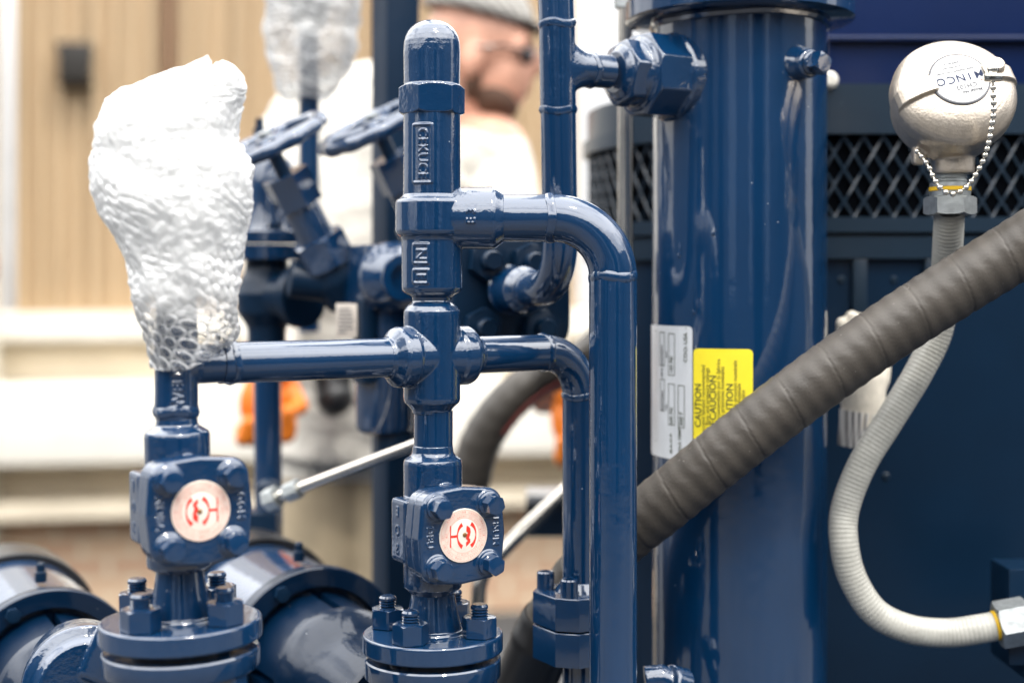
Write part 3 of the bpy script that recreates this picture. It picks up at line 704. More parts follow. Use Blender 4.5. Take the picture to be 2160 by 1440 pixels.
# drain plug on the right flank
an = math.asin(.53); pd = Vector((math.sin(an), -math.cos(an), -.10)).normalized()
pc = at(VA, P(0, 138, 1.385).z) + Vector((math.sin(an), -math.cos(an), 0)) * (RV - .002)
mb = MB(); mb.lathe(pc, pd, [(-.004, .0195), (.004, .0165), (.010, .0145), (.016, .0140), (.018, .0125)], 40); mb.build('plug_boss', M['navy_cast'], ves, fuse=(.0007, 4))
mb = MB(); mb.lathe(pc + pd * .016, pd, [(0, .0112)] + [(.0016 * i + .0008 * j, .0112 - .0010 * (j % 2)) for i in range(4) for j in (0, 1)] + [(.0075, .0100)], 28); mb.hexa(pc + pd * .023, pd, .0115, .013, R_(20), (0, 1), sides=4); plug = mb.build('plug', M['navy_cast'], ves)
# bottom elbow boss
mb = MB(); mb.tube([P(1440, 1480, 1.33), P(1418, 1438, 1.33), P(1395, 1428, 1.33), P(1360, 1432, 1.33)], S(28, 1.33), 32); mb.lathe(P(1425, 1440, 1.33), (-.8, -.5, .35), [(-.01, .016), (.008, .016), (.010, .014)], 32); mb.build('drain_elbow', M['navy_cast'], ves, fuse=(.001, 3))
# nameplate and caution label bent round the shell
def vmap(h):
    def f(px):                                   # point on the shell seen at pixel px, row py
        s_ = (px - 1080) / F; A = 1 + s_ * s_; r = RV + h
        Bq = VA.x * s_ + VA.y; Cq = VA.x ** 2 + VA.y ** 2 - r * r; D = Bq * Bq - A * Cq
        Y = (Bq - math.sqrt(max(D, 0))) / A; return math.atan2(s_ * Y - VA.x, VA.y - Y)
    return f
def patch(mb, a0, a1, z0, z1, h, rc=.004, n=30):
    out = []; r = RV + h
    Wd = (a1 - a0) * r
    def inset(z):
        e = min(z - z0, z1 - z); return 0 if e >= rc else rc - math.sqrt(max(0, rc * rc - (rc - e) ** 2))
    zs = [z0, z0 + rc * .3, z0 + rc, z1 - rc, z1 - rc * .3, z1]; vs = []; fs = []
    for z in zs:
        i_ = inset(z)
        for k in range(n + 1):
            a = a0 + (i_ + (Wd - 2 * i_) * k / n) / r; vs.append(Vector((VA.x + r * math.sin(a), VA.y - r * math.cos(a), z)))
    for j in range(len(zs) - 1):
        for k in range(n): q = j * (n + 1) + k; fs.append((q, q + 1, q + n + 2, q + n + 1))
    return mb.add(vs, fs)
def vtext(mb, st, size, a, z, h, rot=PI / 2):
    return mb.text(st, size, wrapmap(VA, RV + h, a, z, rot), .0001)
av = vmap(0); vz = lambda y: CAMZ + (HZ - y) / F * 1.385
mb = MB(); aL, aR = av(1380), av(1462)
patch(mb, -1.62, aR, vz(972), vz(688), .0012)
mb.cm = 1
def frame_rect(a0, a1, z0, z1, h, t=.0007):
    patch(mb, a0, a0 + t / RV, z0, z1, h, 1e-4, 2); patch(mb, a1 - t / RV, a1, z0, z1, h, 1e-4, 2)
    patch(mb, a0, a1, z0, z0 + t, h, 1e-4, 6); patch(mb, a0, a1, z1 - t, z1, h, 1e-4, 6)
H = .0015
frame_rect(av(1412), av(1425.5), vz(794), vz(704), H); frame_rect(av(1394), av(1404.5), vz(775), vz(702), H)
frame_rect(av(1412), av(1425.5), vz(900), vz(811), H); frame_rect(av(1432), av(1446), vz(903), vz(813), H); frame_rect(av(1395), av(1404.5), vz(872), vz(803), H)
vtext(mb, '150 PSI', .0056, av(1418.5), vz(771), H); vtext(mb, '500 PSI', .0056, av(1418.5), vz(880), H); vtext(mb, '500 F', .0060, av(1439), vz(884), H)
vtext(mb, 'COO: USA  -', .0062, av(1448), vz(727), H); vtext(mb, 'M.A.W.P.', .0052, av(1418), vz(938), H); vtext(mb, 'MAX TEMP', .0052, av(1436), vz(930), H)
mb.cm = 2
vtext(mb, '202009837', .0046, av(1399), vz(752), H); vtext(mb, 'MFG', .0046, av(1399), vz(789), H); vtext(mb, '000000800', .0046, av(1400), vz(850), H); vtext(mb, 'CAP', .0036, av(1408.5), vz(750), H); vtext(mb, 'VOL', .0036, av(1408.5), vz(862), H)
frame_rect(av(1384), av(1389), vz(940), vz(700), H, .0004)
mb.build('nameplate', [M['label_white'], M['ink'], M['ink_grey']], ves)
mb = MB(); y0a, y1a = av(1463.5), av(1588)
patch(mb, y0a, y1a, vz(965), vz(734), .0008)
mb.cm = 1
for st, px_, yy, sz in (('CAUTION', 1474, 853, .0094), ('PRECAUCION', 1505, 852, .0094), ('ATTENTION', 1540, 862, .0094)): vtext(mb, st, sz, av(px_), vz(yy), .0011)
mb.cm = 2
for st, px_, yy in (('Do not exceed labeled recommended', 1484.5, 858), ('maximum flow and pressure ratings', 1493, 858), ('No exceder el recomendado por la fabrica', 1516, 856), ('con flujo ni presiones nominales', 1524.5, 846), ('Ne pas depasser la pression nominale', 1551, 846), ('maximale nominale', 1559, 850), ("de l'usine", 1567.5, 840)):
    vtext(mb, st, .0054, av(px_), vz(yy), .0011)
mb.build('caution_label', [M['label_yellow'], M['ink'], M['ink_faint']], ves)

# ================================================================== BALANCE PIPE (vertical, with tee to the vessel and J bend)
bal = thing('balance_pipe', Vector((SP.x, SP.y, P(0, 690, 1.4).z)), 'navy upright pipe with a tee to the tall cylinder, ending in a J bend', 'pipework')
top = SP + Vector((-.012, 0, .35)); low = Vector((P(1183, 0, 1.36).x, 1.36, P(0, 612, 1.36).z))
jd = Vector((-.40, .917, 0)); J = low + jd * .082
mb = MB(); rB = .0168; lean = (Vector((low.x, low.y, low.z)) - SP).normalized()
mb.tube(rpath([(SP + lean * .03, 0), (low, .052), (J, 0)], 22), rB, 40)
weld(mb, SP + lean * .040, lean, rB, .0045, .0014)
mb.build('j_bend_pipe', M['navy'], bal)
mb = MB(); mb.tube([SP - lean * .030, top], rB, 40); weld(mb, SP - lean * .040, lean, rB, .0045, .0014); mb.build('upper_pipe', M['navy'], bal)
mb = MB(); mb.tube([SP - lean * .040, SP + lean * .040], rB + .0003, 48); mb.tube([SP, SP + VD * .036], rB, 48); VP = VD.cross(ZUP); rg = [(.004, .0166, .034), (.010, .0166, .0300), (.0150, .0166, .0255), (.0190, .0166, .0218), (.0240, .0166, .0188), (.0290, .0167, .0172), (.034, .0168, .0168)]
vs = [SP + VD * t + VP * (hy * math.cos(2 * PI * k / 40)) + ZUP * (hz * math.sin(2 * PI * k / 40)) for t, hy, hz in rg for k in range(40)]
mb.add(vs, [(i * 40 + k, i * 40 + (k + 1) % 40, (i + 1) * 40 + (k + 1) % 40, (i + 1) * 40 + k) for i in range(len(rg) - 1) for k in range(40)] + [tuple(range(39, -1, -1)), tuple(range((len(rg) - 1) * 40, len(rg) * 40))])
mb.build('tee', M['navy_cast'], bal, fuse=(.0009, 22))
mb = MB(); mb.tube([SP + VD * .034, root_c - VD * .072], rB * .96, 36); weld(mb, SP + VD * .037, VD, rB, .004, .0012); mb.build('branch_pipe', M['navy'], bal)
mb = MB(); mb.lathe(J - jd * .010, jd, [(0, .0172), (.004, .021), (.012, .0240), (.046, .0240), (.048, .027)], 40); mb.build('end_coupling', M['navy_cast'], bal, fuse=(.0009, 3))

# ================================================================== PUMP HEAD the J bend runs into
DPp = 1.495
ph = thing('pump_head', P(1085, 900, DPp + .1), 'dark navy bolted cover plate behind the big bend, with four large nuts', 'pump')
fo = P(1082, 612, DPp - .01); fn = Vector((.35, -.93, 0)).normalized(); fx = Vector((.93, .35, 0)).normalized()
mb = MB(); mb.prism(rsq(.066, .030), fo - fn * .022, fx, ZUP, fn, .022, .004); mb.build('cover_plate', M['navy_dark'], ph)
mb = MB(); mb.lathe(fo - fn * .16, fn, [(0, .055), (.10, .060), (.139, .060)], 48); mb.build('casing', M['navy_dark'], ph)
for px_, py_ in ((1021, 550), (1124, 553), (1010, 690), (1150, 692)):
    t_ = P(px_, py_, DPp - .02); dd = (t_ - fo); lx, lz = dd.dot(fx), dd.z; c = fo + fx * lx + ZUP * lz
    mb = MB(); mb.hexa(c + fn * .0008, fn, .021, .016, R_(25), (0, 1)); nut = mb.build('nut', M['navy_dark'], ph)
    mb = MB(); mb.lathe(c + fn * .001, fn, [(0, .0105), (.026, .0105), (.029, .0085)], 28); mb.build('stud', M['navy_dark'], nut)

# ================================================================== HOSES
def ribbed(r, pitch, amp, seam=.0, seam_pitch=.1, tw=1, groove=.0009):
    def f(s, a):
        q = (s / pitch + tw * a / (2 * PI)) % 1.0; v = r + amp * math.cos(2 * PI * q)
        if seam:
            e = ((s / seam_pitch + .12 * math.sin(a + 1)) % 1.0) * seam_pitch
            if e < .0022: v -= groove
        return v
    return f
hp = [(2420, 355, 1.22), (2300, 430, 1.25), (2160, 517, 1.275), (2000, 616, 1.29), (1850, 714, 1.30), (1700, 821, 1.31), (1550, 937, 1.325), (1400, 1060, 1.345), (1300, 1142, 1.37), (1215, 1228, 1.42), (1150, 1330, 1.46), (1110, 1430, 1.48), (1095, 1560, 1.48)]
path = resample(spline([P(*q) for q in hp], 30), .0011)
mb = MB(); mb.tube(path, ribbed(.0276, .0155, .00030, 1, .0465, .2, .0005), 72)
hose = tag(mb.build('rubber_hose', M['rubber'], sharp=60), 'thick ribbed dark rubber hose slanting across in front of the tall cylinder', 'hose')
mb = MB()
e = len(path); q0 = path[int(e * .835)]; q1 = path[int(e * .93)]
mb.lathe(q0, (q1 - q0).normalized(), [(0, .0300), (.006, .0315), (.02, .0315), (.024, .0335), (.034, .0335), (.04, .0318), (.12, .0318)], 48)
mb.build('ferrule', M['black'], hose, sharp=30)
hp2 = [(1420, 560, 2.05), (1330, 660, 2.03), (1235, 755, 2.0), (1140, 795, 1.95), (1068, 852, 1.93), (1015, 930, 1.92), (990, 1020, 1.92), (985, 1060, 1.92)]
mb = MB(); p2 = resample(spline([P(*q) for q in hp2], 24), .0022); mb.tube(p2, ribbed(.0275, .024, .0003, 0, .05, .5), 48)
h2 = tag(mb.build('rubber_hose', M['rubber'], sharp=60), 'out of focus black hose looping down behind the right drop pipe', 'hose')
mb = MB(); mid = p2[len(p2) * 45 // 100:len(p2) * 78 // 100]
mb.tube([q + Vector((.018, -.021, -.010)) for q in mid], .0022, 10); mb.build('red_stripe', M['rubber_red'], h2)
mb = MB(); mb.lathe(P(985, 1050, 1.92), (0, 0, -1), [(0, .024), (.03, .024), (.034, .03), (.06, .03)], 32); mb.build('end_fitting', M['steel'], h2)
# thin steel tubes
def steel_tube(pts, r, label, nuts=()):
    t = thing('steel_tube', Vector(pts[-1][0]) if isinstance(pts[0], tuple) else pts[-1], label, 'tube')
    mb = MB(); mb.tube(rpath(pts, 10), r, 20); mb.build('tube', M['steel'], t)
    for c, a, rr, h in nuts:
        mb = MB(); mb.hexa(c, a, rr, h, .3, (1, 1)); mb.build('compression_nut', M['zinc'], t)
    return t
a_, b_ = P(572, 1052, 1.60), P(905, 925, 1.52); dr = (b_ - a_).normalized()
steel_tube([(a_, 0), (b_, 0)], .0062, 'thin pale steel tube rising from the small blue pipe behind the two valves', [(a_ - dr * .006, dr, .0135, .016), (a_ + dr * .022, dr, .0115, .018)])
steel_tube([(P(1330, 905, 1.80), 0), (P(1100, 1120, 1.72), .06), (P(1012, 1210, 1.70), .05), (P(1000, 1420, 1.70), 0)], .0092, 'bent pale steel tube passing low behind the middle valve')
steel_tube([(P(1319, -120, 1.55), 0), (P(1320, 1200, 1.55), 0)], .0082, 'upright stainless rod between the balance pipe and the tall cylinder', [(P(1318, 18, 1.55), Vector((0, 0, 1)), .0125, .024)])

# ================================================================== SENSOR HEAD, CHAIN, CONDUIT
DS = 1.30
sh = thing('sensor_head', P(2005, 470, DS), 'round silver sensor housing with a white label disc and bead chain', 'sensor')
elv = R_(27); av_ = Vector((-.05, -math.cos(elv), math.sin(elv))).normalized()
sc_ = P(2011, 200, DS); RS = S(130, DS)
sx_, sy_, _ = frame(av_)
mb = MB()
dome = [(-.012, RS * .97), (-.010, RS), (.000, RS * 1.0)] + [(min(.0238, .026 * math.sin(t * PI / 26)) + t * 1e-5, RS * (math.cos(t * PI / 26) ** .80 if t < 13 else .02)) for t in range(1, 13)] + [(.0241, .001)]
mb.lathe(sc_, av_, dome, 96)
ta = R_(14); bx = sx_ * math.cos(ta) + sy_ * math.sin(ta) if (sx_.x > 0) else -sx_ * math.cos(ta) + sy_ * math.sin(ta)
by = av_.cross(bx)
def on_dome(u, v, lift=0):
    r = min(math.hypot(u, v) / RS, .999); h = min(.0238, .026 * math.sin(math.acos(min(1, r ** 1.25)))); return sc_ + bx * u + by * v + av_ * (h + lift)
for s_ in (-1, 1):                                          # cast bar across the lid
    rows = []
    for i in range(15):
        u = s_ * RS * (.40 + .595 * i / 14); rows.append(u)
    vs = []; 
    for u in rows:
        c = on_dome(u, 0); cu = on_dome(u, -.0095, 0)
        for v, l in ((-.0088, -.004), (-.0075, .0052), (.0075, .0052), (.0088, -.004)): vs.append(on_dome(u, 0, l) + by * v)
    n = 4; fs = [(i * n + k, i * n + (k + 1) % n, (i + 1) * n + (k + 1) % n, (i + 1) * n + k) for i in range(14) for k in range(4)] + [(3, 2, 1, 0), tuple(range(56, 60))]
    mb.add(vs, fs)
mb.lathe(on_dome(RS * .62, .004), av_, [(-.006, .0085), (.008, .0080), (.010, .006)], 24)
lid = mb.build('lid', M['cast_alu'], sh, fuse=(.0007, 3))
mb = MB(); mb.lathe(sc_ - av_ * .012, -av_, [(0, RS * .90), (.001, RS * .915), (.022, RS * .90), (.028, RS * .84), (.034, RS * .5)], 72)
nk = P(2009, 330, DS + .018)
mb.lathe(Vector((nk.x, nk.y, 0)), ZUP, [(P(0, 364, DS).z, S(44, DS)), (P(0, 360, DS).z, S(45.5, DS)), (P(0, 322, DS).z, S(46, DS)), (P(0, 280, DS).z, S(50, DS))], 40)
mb.box(P(1938, 330, DS + .01), (.012, .012, .016), None, .003)
mb.build('body', M['cast_alu'], sh, fuse=(.001, 4))
mb = MB(); dl = sc_ + av_ * .0242
mb.lathe(dl, av_, [(0, .0268), (.0010, .0268), (.0012, .0264)], 80)
tm2 = lambda x, y, z: dl - bx * x - by * y + av_ * (.0013 + z)
mb.cm = 1; mb.lathe(dl, av_, [(-.003, .0276), (.0004, .0276), (.0006, .0270)], 80)
ring_strip(mb, lambda x, y, z: dl + bx * x + by * y + av_ * .00135, .0256, .0269, h=0)
mb.cm = 2
mt = lambda st, size, ox, oy, ex=.00015: mb.text(st, size, lambda x, y, z: tm2(x + ox, y + oy, z + .0002), ex)
for i, ch in enumerate('MINCO'): mt(ch, .0112, (-.0180, -.0092, -.0010, .0080, .0178)[i], -.0006)
mb.cm = 1; mt('Model No.', .0044, -.0060, .0150); mt('CH103', .0066, -.0030, .0090)
mt('A critical component of your success', .0025, .0, -.0082); mt('www.minco.com', .0025, .003, -.0130); mt('MADE IN U.S.A.', .0025, .003, -.0175)
mb.cm = 3; mb.add([tm2(-.0190, .0066, .0002), tm2(-.0172, .0066, .0002), tm2(-.0181, .0048, .0002)], [(0, 1, 2)])
mb.build('label_disc', [M['disc'], M['ink_grey'], M['ink_navy'], M['ink_red']], sh)
# threaded neck, yellow ring, hex nut
ax2 = P(2004, HZ, DS + .018)
z_ = lambda y: P(0, y, DS + .018).z
mb = MB(); mb.lathe(at(ax2, z_(392)), ZUP, [(0, S(36, DS))] + [(z_(392 - 3.2 * i) - z_(392), S(36 if i % 2 else 33.5, DS)) for i in range(1, 10)], 40); mb.lathe(at(ax2, z_(414)), ZUP, [(0, S(42, DS)), (z_(404) - z_(414), S(43, DS))], 40); mb.lathe(at(ax2, z_(394.5)), ZUP, [(0, S(42, DS)), (z_(387) - z_(394.5), S(42, DS))], 40); mb.build('connector', M['zinc'], sh)
mb = MB(); mb.lathe(at(ax2, z_(404)), ZUP, [(0, S(41, DS)), (.0005, S(43.5, DS)), (z_(395) - z_(404), S(43.5, DS))], 40); mb.build('sealing_ring', M['yellow'], sh)
mb = MB(); mb.hexa(at(ax2, z_(453)), ZUP, S(55, DS), z_(415) - z_(453), R_(15), (1, 1)); mb.build('lock_nut', M['zinc'], sh)
# bead chain from lid to neck
chp = [(2094, 152, 1.225), (2095, 200, 1.228), (2096, 232, 1.236), (2092, 262, 1.245), (2086, 298, 1.255), (2075, 335, 1.268), (2058, 368, 1.275), (2040, 393, 1.278), (2022, 406, 1.278), (2004, 409, 1.278), (1986, 399, 1.278), (1970, 377, 1.282), (1958, 350, 1.287), (1944, 330, 1.29), (1933, 317, 1.295)]
cpts = resample(spline([P(*q) for q in chp], 20), .0068)
mb = MB(); mb.tube(cpts, .0009, 8)
cl = P(2094, 164, 1.225); mb.box(cl, (.016, .008, .007), None, .002)
chain = mb.build('chain', M['chain'], sh)
bd = None
for i, q in enumerate([P(2094, 147, 1.226)] + cpts[2:]):
    if bd is None:
        mb = MB(); mb.ball((0, 0, 0), .0040, None, 16, 10); mb.ball((0, 0, 0), .0040, None, 16, 10)
        mb = MB(); mb.ball(q, .0050, None, 16, 10); big = mb.build('bead', M['chain'], chain)
        mb = MB(); mb.ball(W[chain.name] * 1.0, .0027, None, 16, 10); bd = mb.build('bead', M['chain'], chain); bd.location = cpts[1] - W[chain.name]; continue
    c = bd.copy(); C.objects.link(c); c.parent = chain; c.location = q - W[chain.name]
# conduit
cp = [(2003, 440, 1.318), (1999, 520, 1.345), (1993, 600, 1.375), (1978, 700, 1.385), (1935, 790, 1.385), (1880, 880, 1.385), (1818, 980, 1.385), (1782, 1075, 1.385), (1781, 1150, 1.38), (1800, 1222, 1.38), (1845, 1290, 1.38), (1915, 1325, 1.38), (1995, 1334, 1.38), (2065, 1326, 1.375), (2150, 1310, 1.37)]
cpath = resample(spline([P(*q) for q in cp], 30), .00055)
mb = MB(); mb.tube(cpath, ribbed(.0139, .0042, .00013, 0, 1, 0), 40)
cond = tag(mb.build('conduit', M['conduit'], sharp=80), 'pale grey ribbed conduit hanging from the silver sensor and curving up to a hex nut', 'conduit')
mb = MB(); ca = (P(2160, 1311, 1.37) - P(2100, 1322, 1.372)).normalized(); c0 = P(2103, 1318, 1.372)
mb.hexa(c0, ca, S(50, 1.37), .030, R_(10), (1, 1)); mb.lathe(c0 + ca * .028, ca, [(0, .017), (.03, .017)], 32); mb.build('hex_nut', M['zinc'], cond)
mb = MB(); mb.lathe(c0 - ca * .003, ca, [(0, .0138), (.0005, .0144), (.004, .0144)], 32); mb.build('gland_ring', M['yellow'], cond)
jb = thing('junction_box', P(2200, 1440, 1.44), 'dark navy box at the right edge where the conduit ends', 'box')
mb = MB(); mb.box(P(2225, 1300, 1.44), (S(205, 1.44), .10, S(208, 1.44)), None, .004); mb.build('body', M['navy_dark'], jb)
mb = MB(); mb.box(P(2225, 1300, 1.387), (S(190, 1.44), .006, S(195, 1.44)), None, .002); mb.build('cover', M['navy_dark'], jb)

# glove hung behind the hose
gl = thing('work_glove', P(1820, 945, 1.5), 'undyed knit work glove with a grey cuff hanging behind the slanting hose', 'glove')
mb = MB(); G = lambda x, y, d=1.5: P(x, y, d)
mb.tube([G(1818, 905), G(1822, 860), G(1815, 800), G(1806, 740)], [S(42, 1.5), S(46, 1.5), S(52, 1.5), S(46, 1.5)], 28)
for x0, x1, y1, r in ((1778, 1776, 668, 13), (1797, 1797, 655, 14), (1817, 1818, 660, 14), (1836, 1842, 690, 13)): mb.tube([G(x0 + 4, 760), G(x0, 715), G(x1, y1 + 14)], S(r, 1.5), 16); mb.ball(G(x1, y1 + 13), S(r, 1.5), None, 16, 10)
mb.tube([G(1840, 840), G(1862, 800), G(1868, 770)], [S(20, 1.5), S(16, 1.5), S(13, 1.5)], 16)
mb.build('palm', M['knit'], gl, fuse=(.0018, 6))
mb = MB(); mb.tube([G(1818, 868), G(1814, 900), G(1808, 925), G(1806, 942)], lambda s, a: (.0225 - s * .10) * (1 + .03 * math.cos(a * 22)), 88); mb.build('cuff', M['cuff'], gl)

# ================================================================== CABINET with rounded corner and mesh band
cab = thing('machine_cabinet', (.55, 1.9, .0), 'dark navy machine housing with a rounded corner and a diamond mesh vent band', 'cabinet')
cc = Vector((.38, 1.88)); RC = .28
def prof(off=0, back=R_(150)):
    pts = []
    for i in range(33):
        a = R_(-90) - back * (1 - i / 32); pts.append((cc.x + (RC + off) * math.cos(a), cc.y + (RC + off) * math.sin(a)))
    pts.append((1.5, cc.y - RC - off)); return pts
def band(mb, o0, o1, y0, y1, ref=1.6):
    """a band of the housing between two offsets; rows are read at the front face"""
    z0, z1 = CAMZ + (HZ - y0) / F * ref, CAMZ + (HZ - y1) / F * ref
    a, b = prof(o0), prof(o1); n = len(a)
    vs = [(x, y, z) for z in (z0, z1) for x, y in a] + [(x, y, z) for z in (z0, z1) for x, y in b]; fs = []
    for i in range(n - 1):
        for p_, q_ in ((0, n), (2 * n + n, 2 * n), (n, 3 * n), (2 * n, 0)): fs.append((p_ + i, p_ + i + 1, q_ + i + 1, q_ + i))
    fs += [(0, n, 3 * n, 2 * n), (n - 1, 2 * n - 1, 4 * n - 1, 3 * n - 1)]
    return mb.add(vs, fs)
mb = MB(); band(mb, -.02, .0, 252, 177); mb.build('upper_rail', M['cabinet'], cab)
mb = MB(); band(mb, -.02, .006, 283, 250); mb.build('vent_frame_top', M['cabinet'], cab)
mb = MB(); band(mb, -.02, .006, 490, 458); mb.build('vent_frame_bottom', M['cabinet'], cab)
mb = MB(); band(mb, -.02, -.006, 500, 491); band(mb, -.02, .003, 545, 499); mb.build('lower_rail', M['cabinet'], cab)
mb = MB(); band(mb, -.03, -.006, 1900, 544); mb.build('door', M['navy_dark'], cab)
mb = MB(); band(mb, -.012, -.005, 492, 249); mb.build('inner_shade_sheet', M['void'], cab)  # black sheet standing in for the shade behind the mesh
mb = MB(); z0, z1 = CAMZ + (HZ - 460) / F * 1.6, CAMZ + (HZ - 281) / F * 1.6
pf = prof(-.002); cum = [0]
for i in range(1, len(pf)): cum.append(cum[-1] + math.dist(pf[i], pf[i - 1]))
def along(s):
    s = max(0, min(s, cum[-1] - 1e-6)); i = max(k for k in range(len(cum)) if cum[k] <= s); i = min(i, len(pf) - 2)
    t = (s - cum[i]) / (cum[i + 1] - cum[i]); return pf[i][0] + (pf[i + 1][0] - pf[i][0]) * t, pf[i][1] + (pf[i + 1][1] - pf[i][1]) * t
Hh = z1 - z0; dw, dh = .0222, .0365
for dirn in (1, -1):
    s = -dw * 4
    while s < 1.25:
        pl = []
        for i in range(21):
            z = z0 + Hh * i / 20; ss = s + dirn * (Hh * i / 20) / dh * dw
            if 0 < ss < 1.2:
                x, y = along(ss); ph_ = (Hh * i / 20) / dh; pl.append(Vector((x, y + .0012 * dirn * math.sin(PI * ph_ * 2), z)))
        if len(pl) > 2: mb.tube(pl, .0016, 6, caps=True)
        s += dw
mb.build('vent_mesh', paint_mat('slate_mesh_paint', (.010, .022, .038), rough=.2, fleck=False, coat=.5), cab)
mb = MB(); mb.box((1.0, 1.95, CAMZ + .42), (1.25, .5, .42), None, .012); mb.build('upper_panel', M['royal'], cab)
mb = MB(); mb.box((1.0, 1.694, CAMZ + (HZ - 84) / F * 1.7), (1.25, .012, .006), None, .002); mb.build('panel_seam', M['royal'], cab)
mb = MB(); mb.box(P(1812, 640, 1.604), (.016, .012, .10), None, .002); mb.build('door_rib', M['cabinet'], cab)
mb = MB(); mb.box(P(1960, 640, 1.604), (.012, .012, .10), None, .002); mb.build('door_rib', M['cabinet'], cab)
for sx_q, sy_q in ((1775, 590), (1885, 590), (1868, 1004)):
    mb = MB(); mb.lathe(P(sx_q, sy_q, 1.607), (0, -1, 0), [(0, .0045), (.002, .0042), (.003, .003)], 16); mb.build('screw', M['cabinet'], cab)
mb = MB(); mb.lathe(P(1748, 170, 1.6), (0, -1, 0), [(-.01, .010), (.004, .010), (.008, .006)], 24); mb.build('bumper', M['white'], cab)

# ================================================================== BUBBLE WRAP
def wrap(name, px_d, rows, depthk, mat, label, bub=.0130, seed=0, nth=440, nz=500, crump=1.0, hem=None, cy=0):
    ys = [r[0] for r in rows]; Ls = [r[1] for r in rows]; Rs = [r[2] for r in rows]; d = px_d
    def sm(v):
        t = np.linspace(ys[0], ys[-1], nz); return t, np.interp(t, ys, v)
    t, Lv = sm(Ls); _, Rv = sm(Rs); k = np.hanning(13); k /= k.sum()
    pad = lambda a: np.convolve(np.pad(a, 6, mode='edge'), k, 'valid')
    Lv, Rv = pad(Lv), pad(Rv); vs = []
    half = (Rv - Lv) / 2 * d / F; mid = (Lv + Rv) / 2; sd = seed * 13.7; rims = []
    for i in range(nz):
        hw = half[i]; dp = depthk(t[i]) if callable(depthk) else max(.024, hw * depthk)
        for j in range(nth):
            th = 2 * PI * j / nth; c, s_ = math.cos(th), math.sin(th)
            yy = t[i] + (hem(th) * max(0, (i / nz - .80) / .20) ** 2 if hem else 0)
            b = P(mid[i], yy, d); x, y, z = b.x + hw * c, d + cy + dp * s_, b.z
            n = Vector((c * dp, s_ * hw, .25 * hw)).normalized(); q = Vector((x, y, z))
            n1 = noise.noise(q * 17 + Vector((sd, 0, 0))); n2 = noise.noise(q * 38 + Vector((0, sd, 3))); n3 = noise.noise(q * 90 + Vector((5, 0, sd))); n4 = noise.noise(q * 210)
            fold = 1 - abs(noise.noise(Vector((q.x * 16 + q.z * 9, q.y * 16, q.z * 13 - q.x * 8)) + Vector((sd, 7, 0)))) * 5
            low = min(1, max(0, (i / nz - .74 + .10 * n2) / .16)); up = 1 - low
            disp = crump * ((.0022 * up + .0006) + (.0030 + .0032 * up) * n1 + .0026 * n2 + (.0012 + .0010 * up) * max(0, fold) + .0013 * n3 + .0007 * n4 * (1 + up))
            wv = noise.noise_vector(q * 21 + Vector((3, sd, 1))) * (.55 + .8 * up)
            rot = .35 + .5 * up * noise.noise(q * 7 + Vector((sd, 1, 1)))
            per = th * (hw + dp) / 2; pu, pv = (per - .12) / bub + wv.x, (z - 1.39) / bub + wv.y
            u = pu * math.cos(rot) - pv * math.sin(rot); v = (pu * math.sin(rot) + pv * math.cos(rot)) / .866; r_ = math.floor(v + .5); uu = u + (.5 if r_ % 2 else 0)
            rx, ry = (uu - math.floor(uu + .5)) * bub, (v - r_) * bub * .866; rr = math.hypot(rx, ry) / (bub * .45)
            rims.append(max(0, 1 - abs(rr - .95) / .28) * (.35 + .65 * low))
            if rr < 1:
                pres = min(1, max(0, .10 + 2.2 * noise.noise(q * 30 + Vector((9, sd, 0)))))
                disp += math.sqrt(1 - rr * rr) * (.0030 * low * (.55 + .45 * pres) + .0021 * up * pres)
            disp *= min(1, (i + 6) / 30)
            q.z += .010 * max(0, 1 - i / 60) * noise.noise(Vector((c * 4, s_ * 4, sd)))
            q += n * disp; vs.append(q)
    fs = [(i * nth + j, (i + 1) * nth + j, (i + 1) * nth + (j + 1) % nth, i * nth + (j + 1) % nth) for i in range(nz - 1) for j in range(nth)]
    topc = P(mid[0], t[0], d); topc.y += cy; vs.append(topc); tc_ = len(vs) - 1
    fs += [(tc_, j, (j + 1) % nth) for j in range(nth)]
    mb = MB(); mb.add(vs, fs)
    ob = mb.build(name, mat, sharp=180); at_ = ob.data.attributes.new('rim', 'FLOAT', 'POINT'); at_.data.foreach_set('value', rims + [0.0])
    return tag(ob, label, 'bubble wrap')
rows = [(139, 436, 462), (143, 415, 478), (150, 385, 488), (160, 345, 494), (172, 318, 497), (190, 262, 498), (210, 238, 498), (230, 224, 497), (270, 210, 494), (300, 206, 497), (322, 203, 510), (345, 200, 522), (375, 197, 522), (405, 197, 518), (450, 214, 510), (500, 243, 503), (540, 262, 498), (580, 278, 494), (620, 290, 492), (660, 302, 494), (700, 314, 496), (740, 322, 494), (778, 328, 478)]
zb = P(0, 778, DL).z
wrap('bubble_wrap', DL, rows, lambda y: np.interp(y, [139, 170, 260, 420, 560, 650, 720, 778], [.012, .026, .040, .046, .036, .031, .030, .028]),
     wrap_mat('bubble_film', .036, .066, .0, .92), 'big crumpled clump of white bubble wrap bagged over the left end pipe', seed=1,
     hem=lambda th: -50 * max(0, math.cos(th)) ** 1.5)
rows2 = [(-190, 585, 735), (-120, 574, 742), (-40, 566, 752), (20, 572, 750), (70, 567, 750), (120, 572, 744), (150, 576, 732), (180, 582, 712), (200, 590, 702), (210, 598, 694)]
wrap('bubble_wrap', 1.95, rows2, .8, wrap_mat('bubble_film_far', .01, .16, .38, .72), 'blurred grey sleeve of bubble wrap on the slim pole behind, cut by the top edge', bub=.012, seed=4, nth=260, nz=260, crump=2.0)

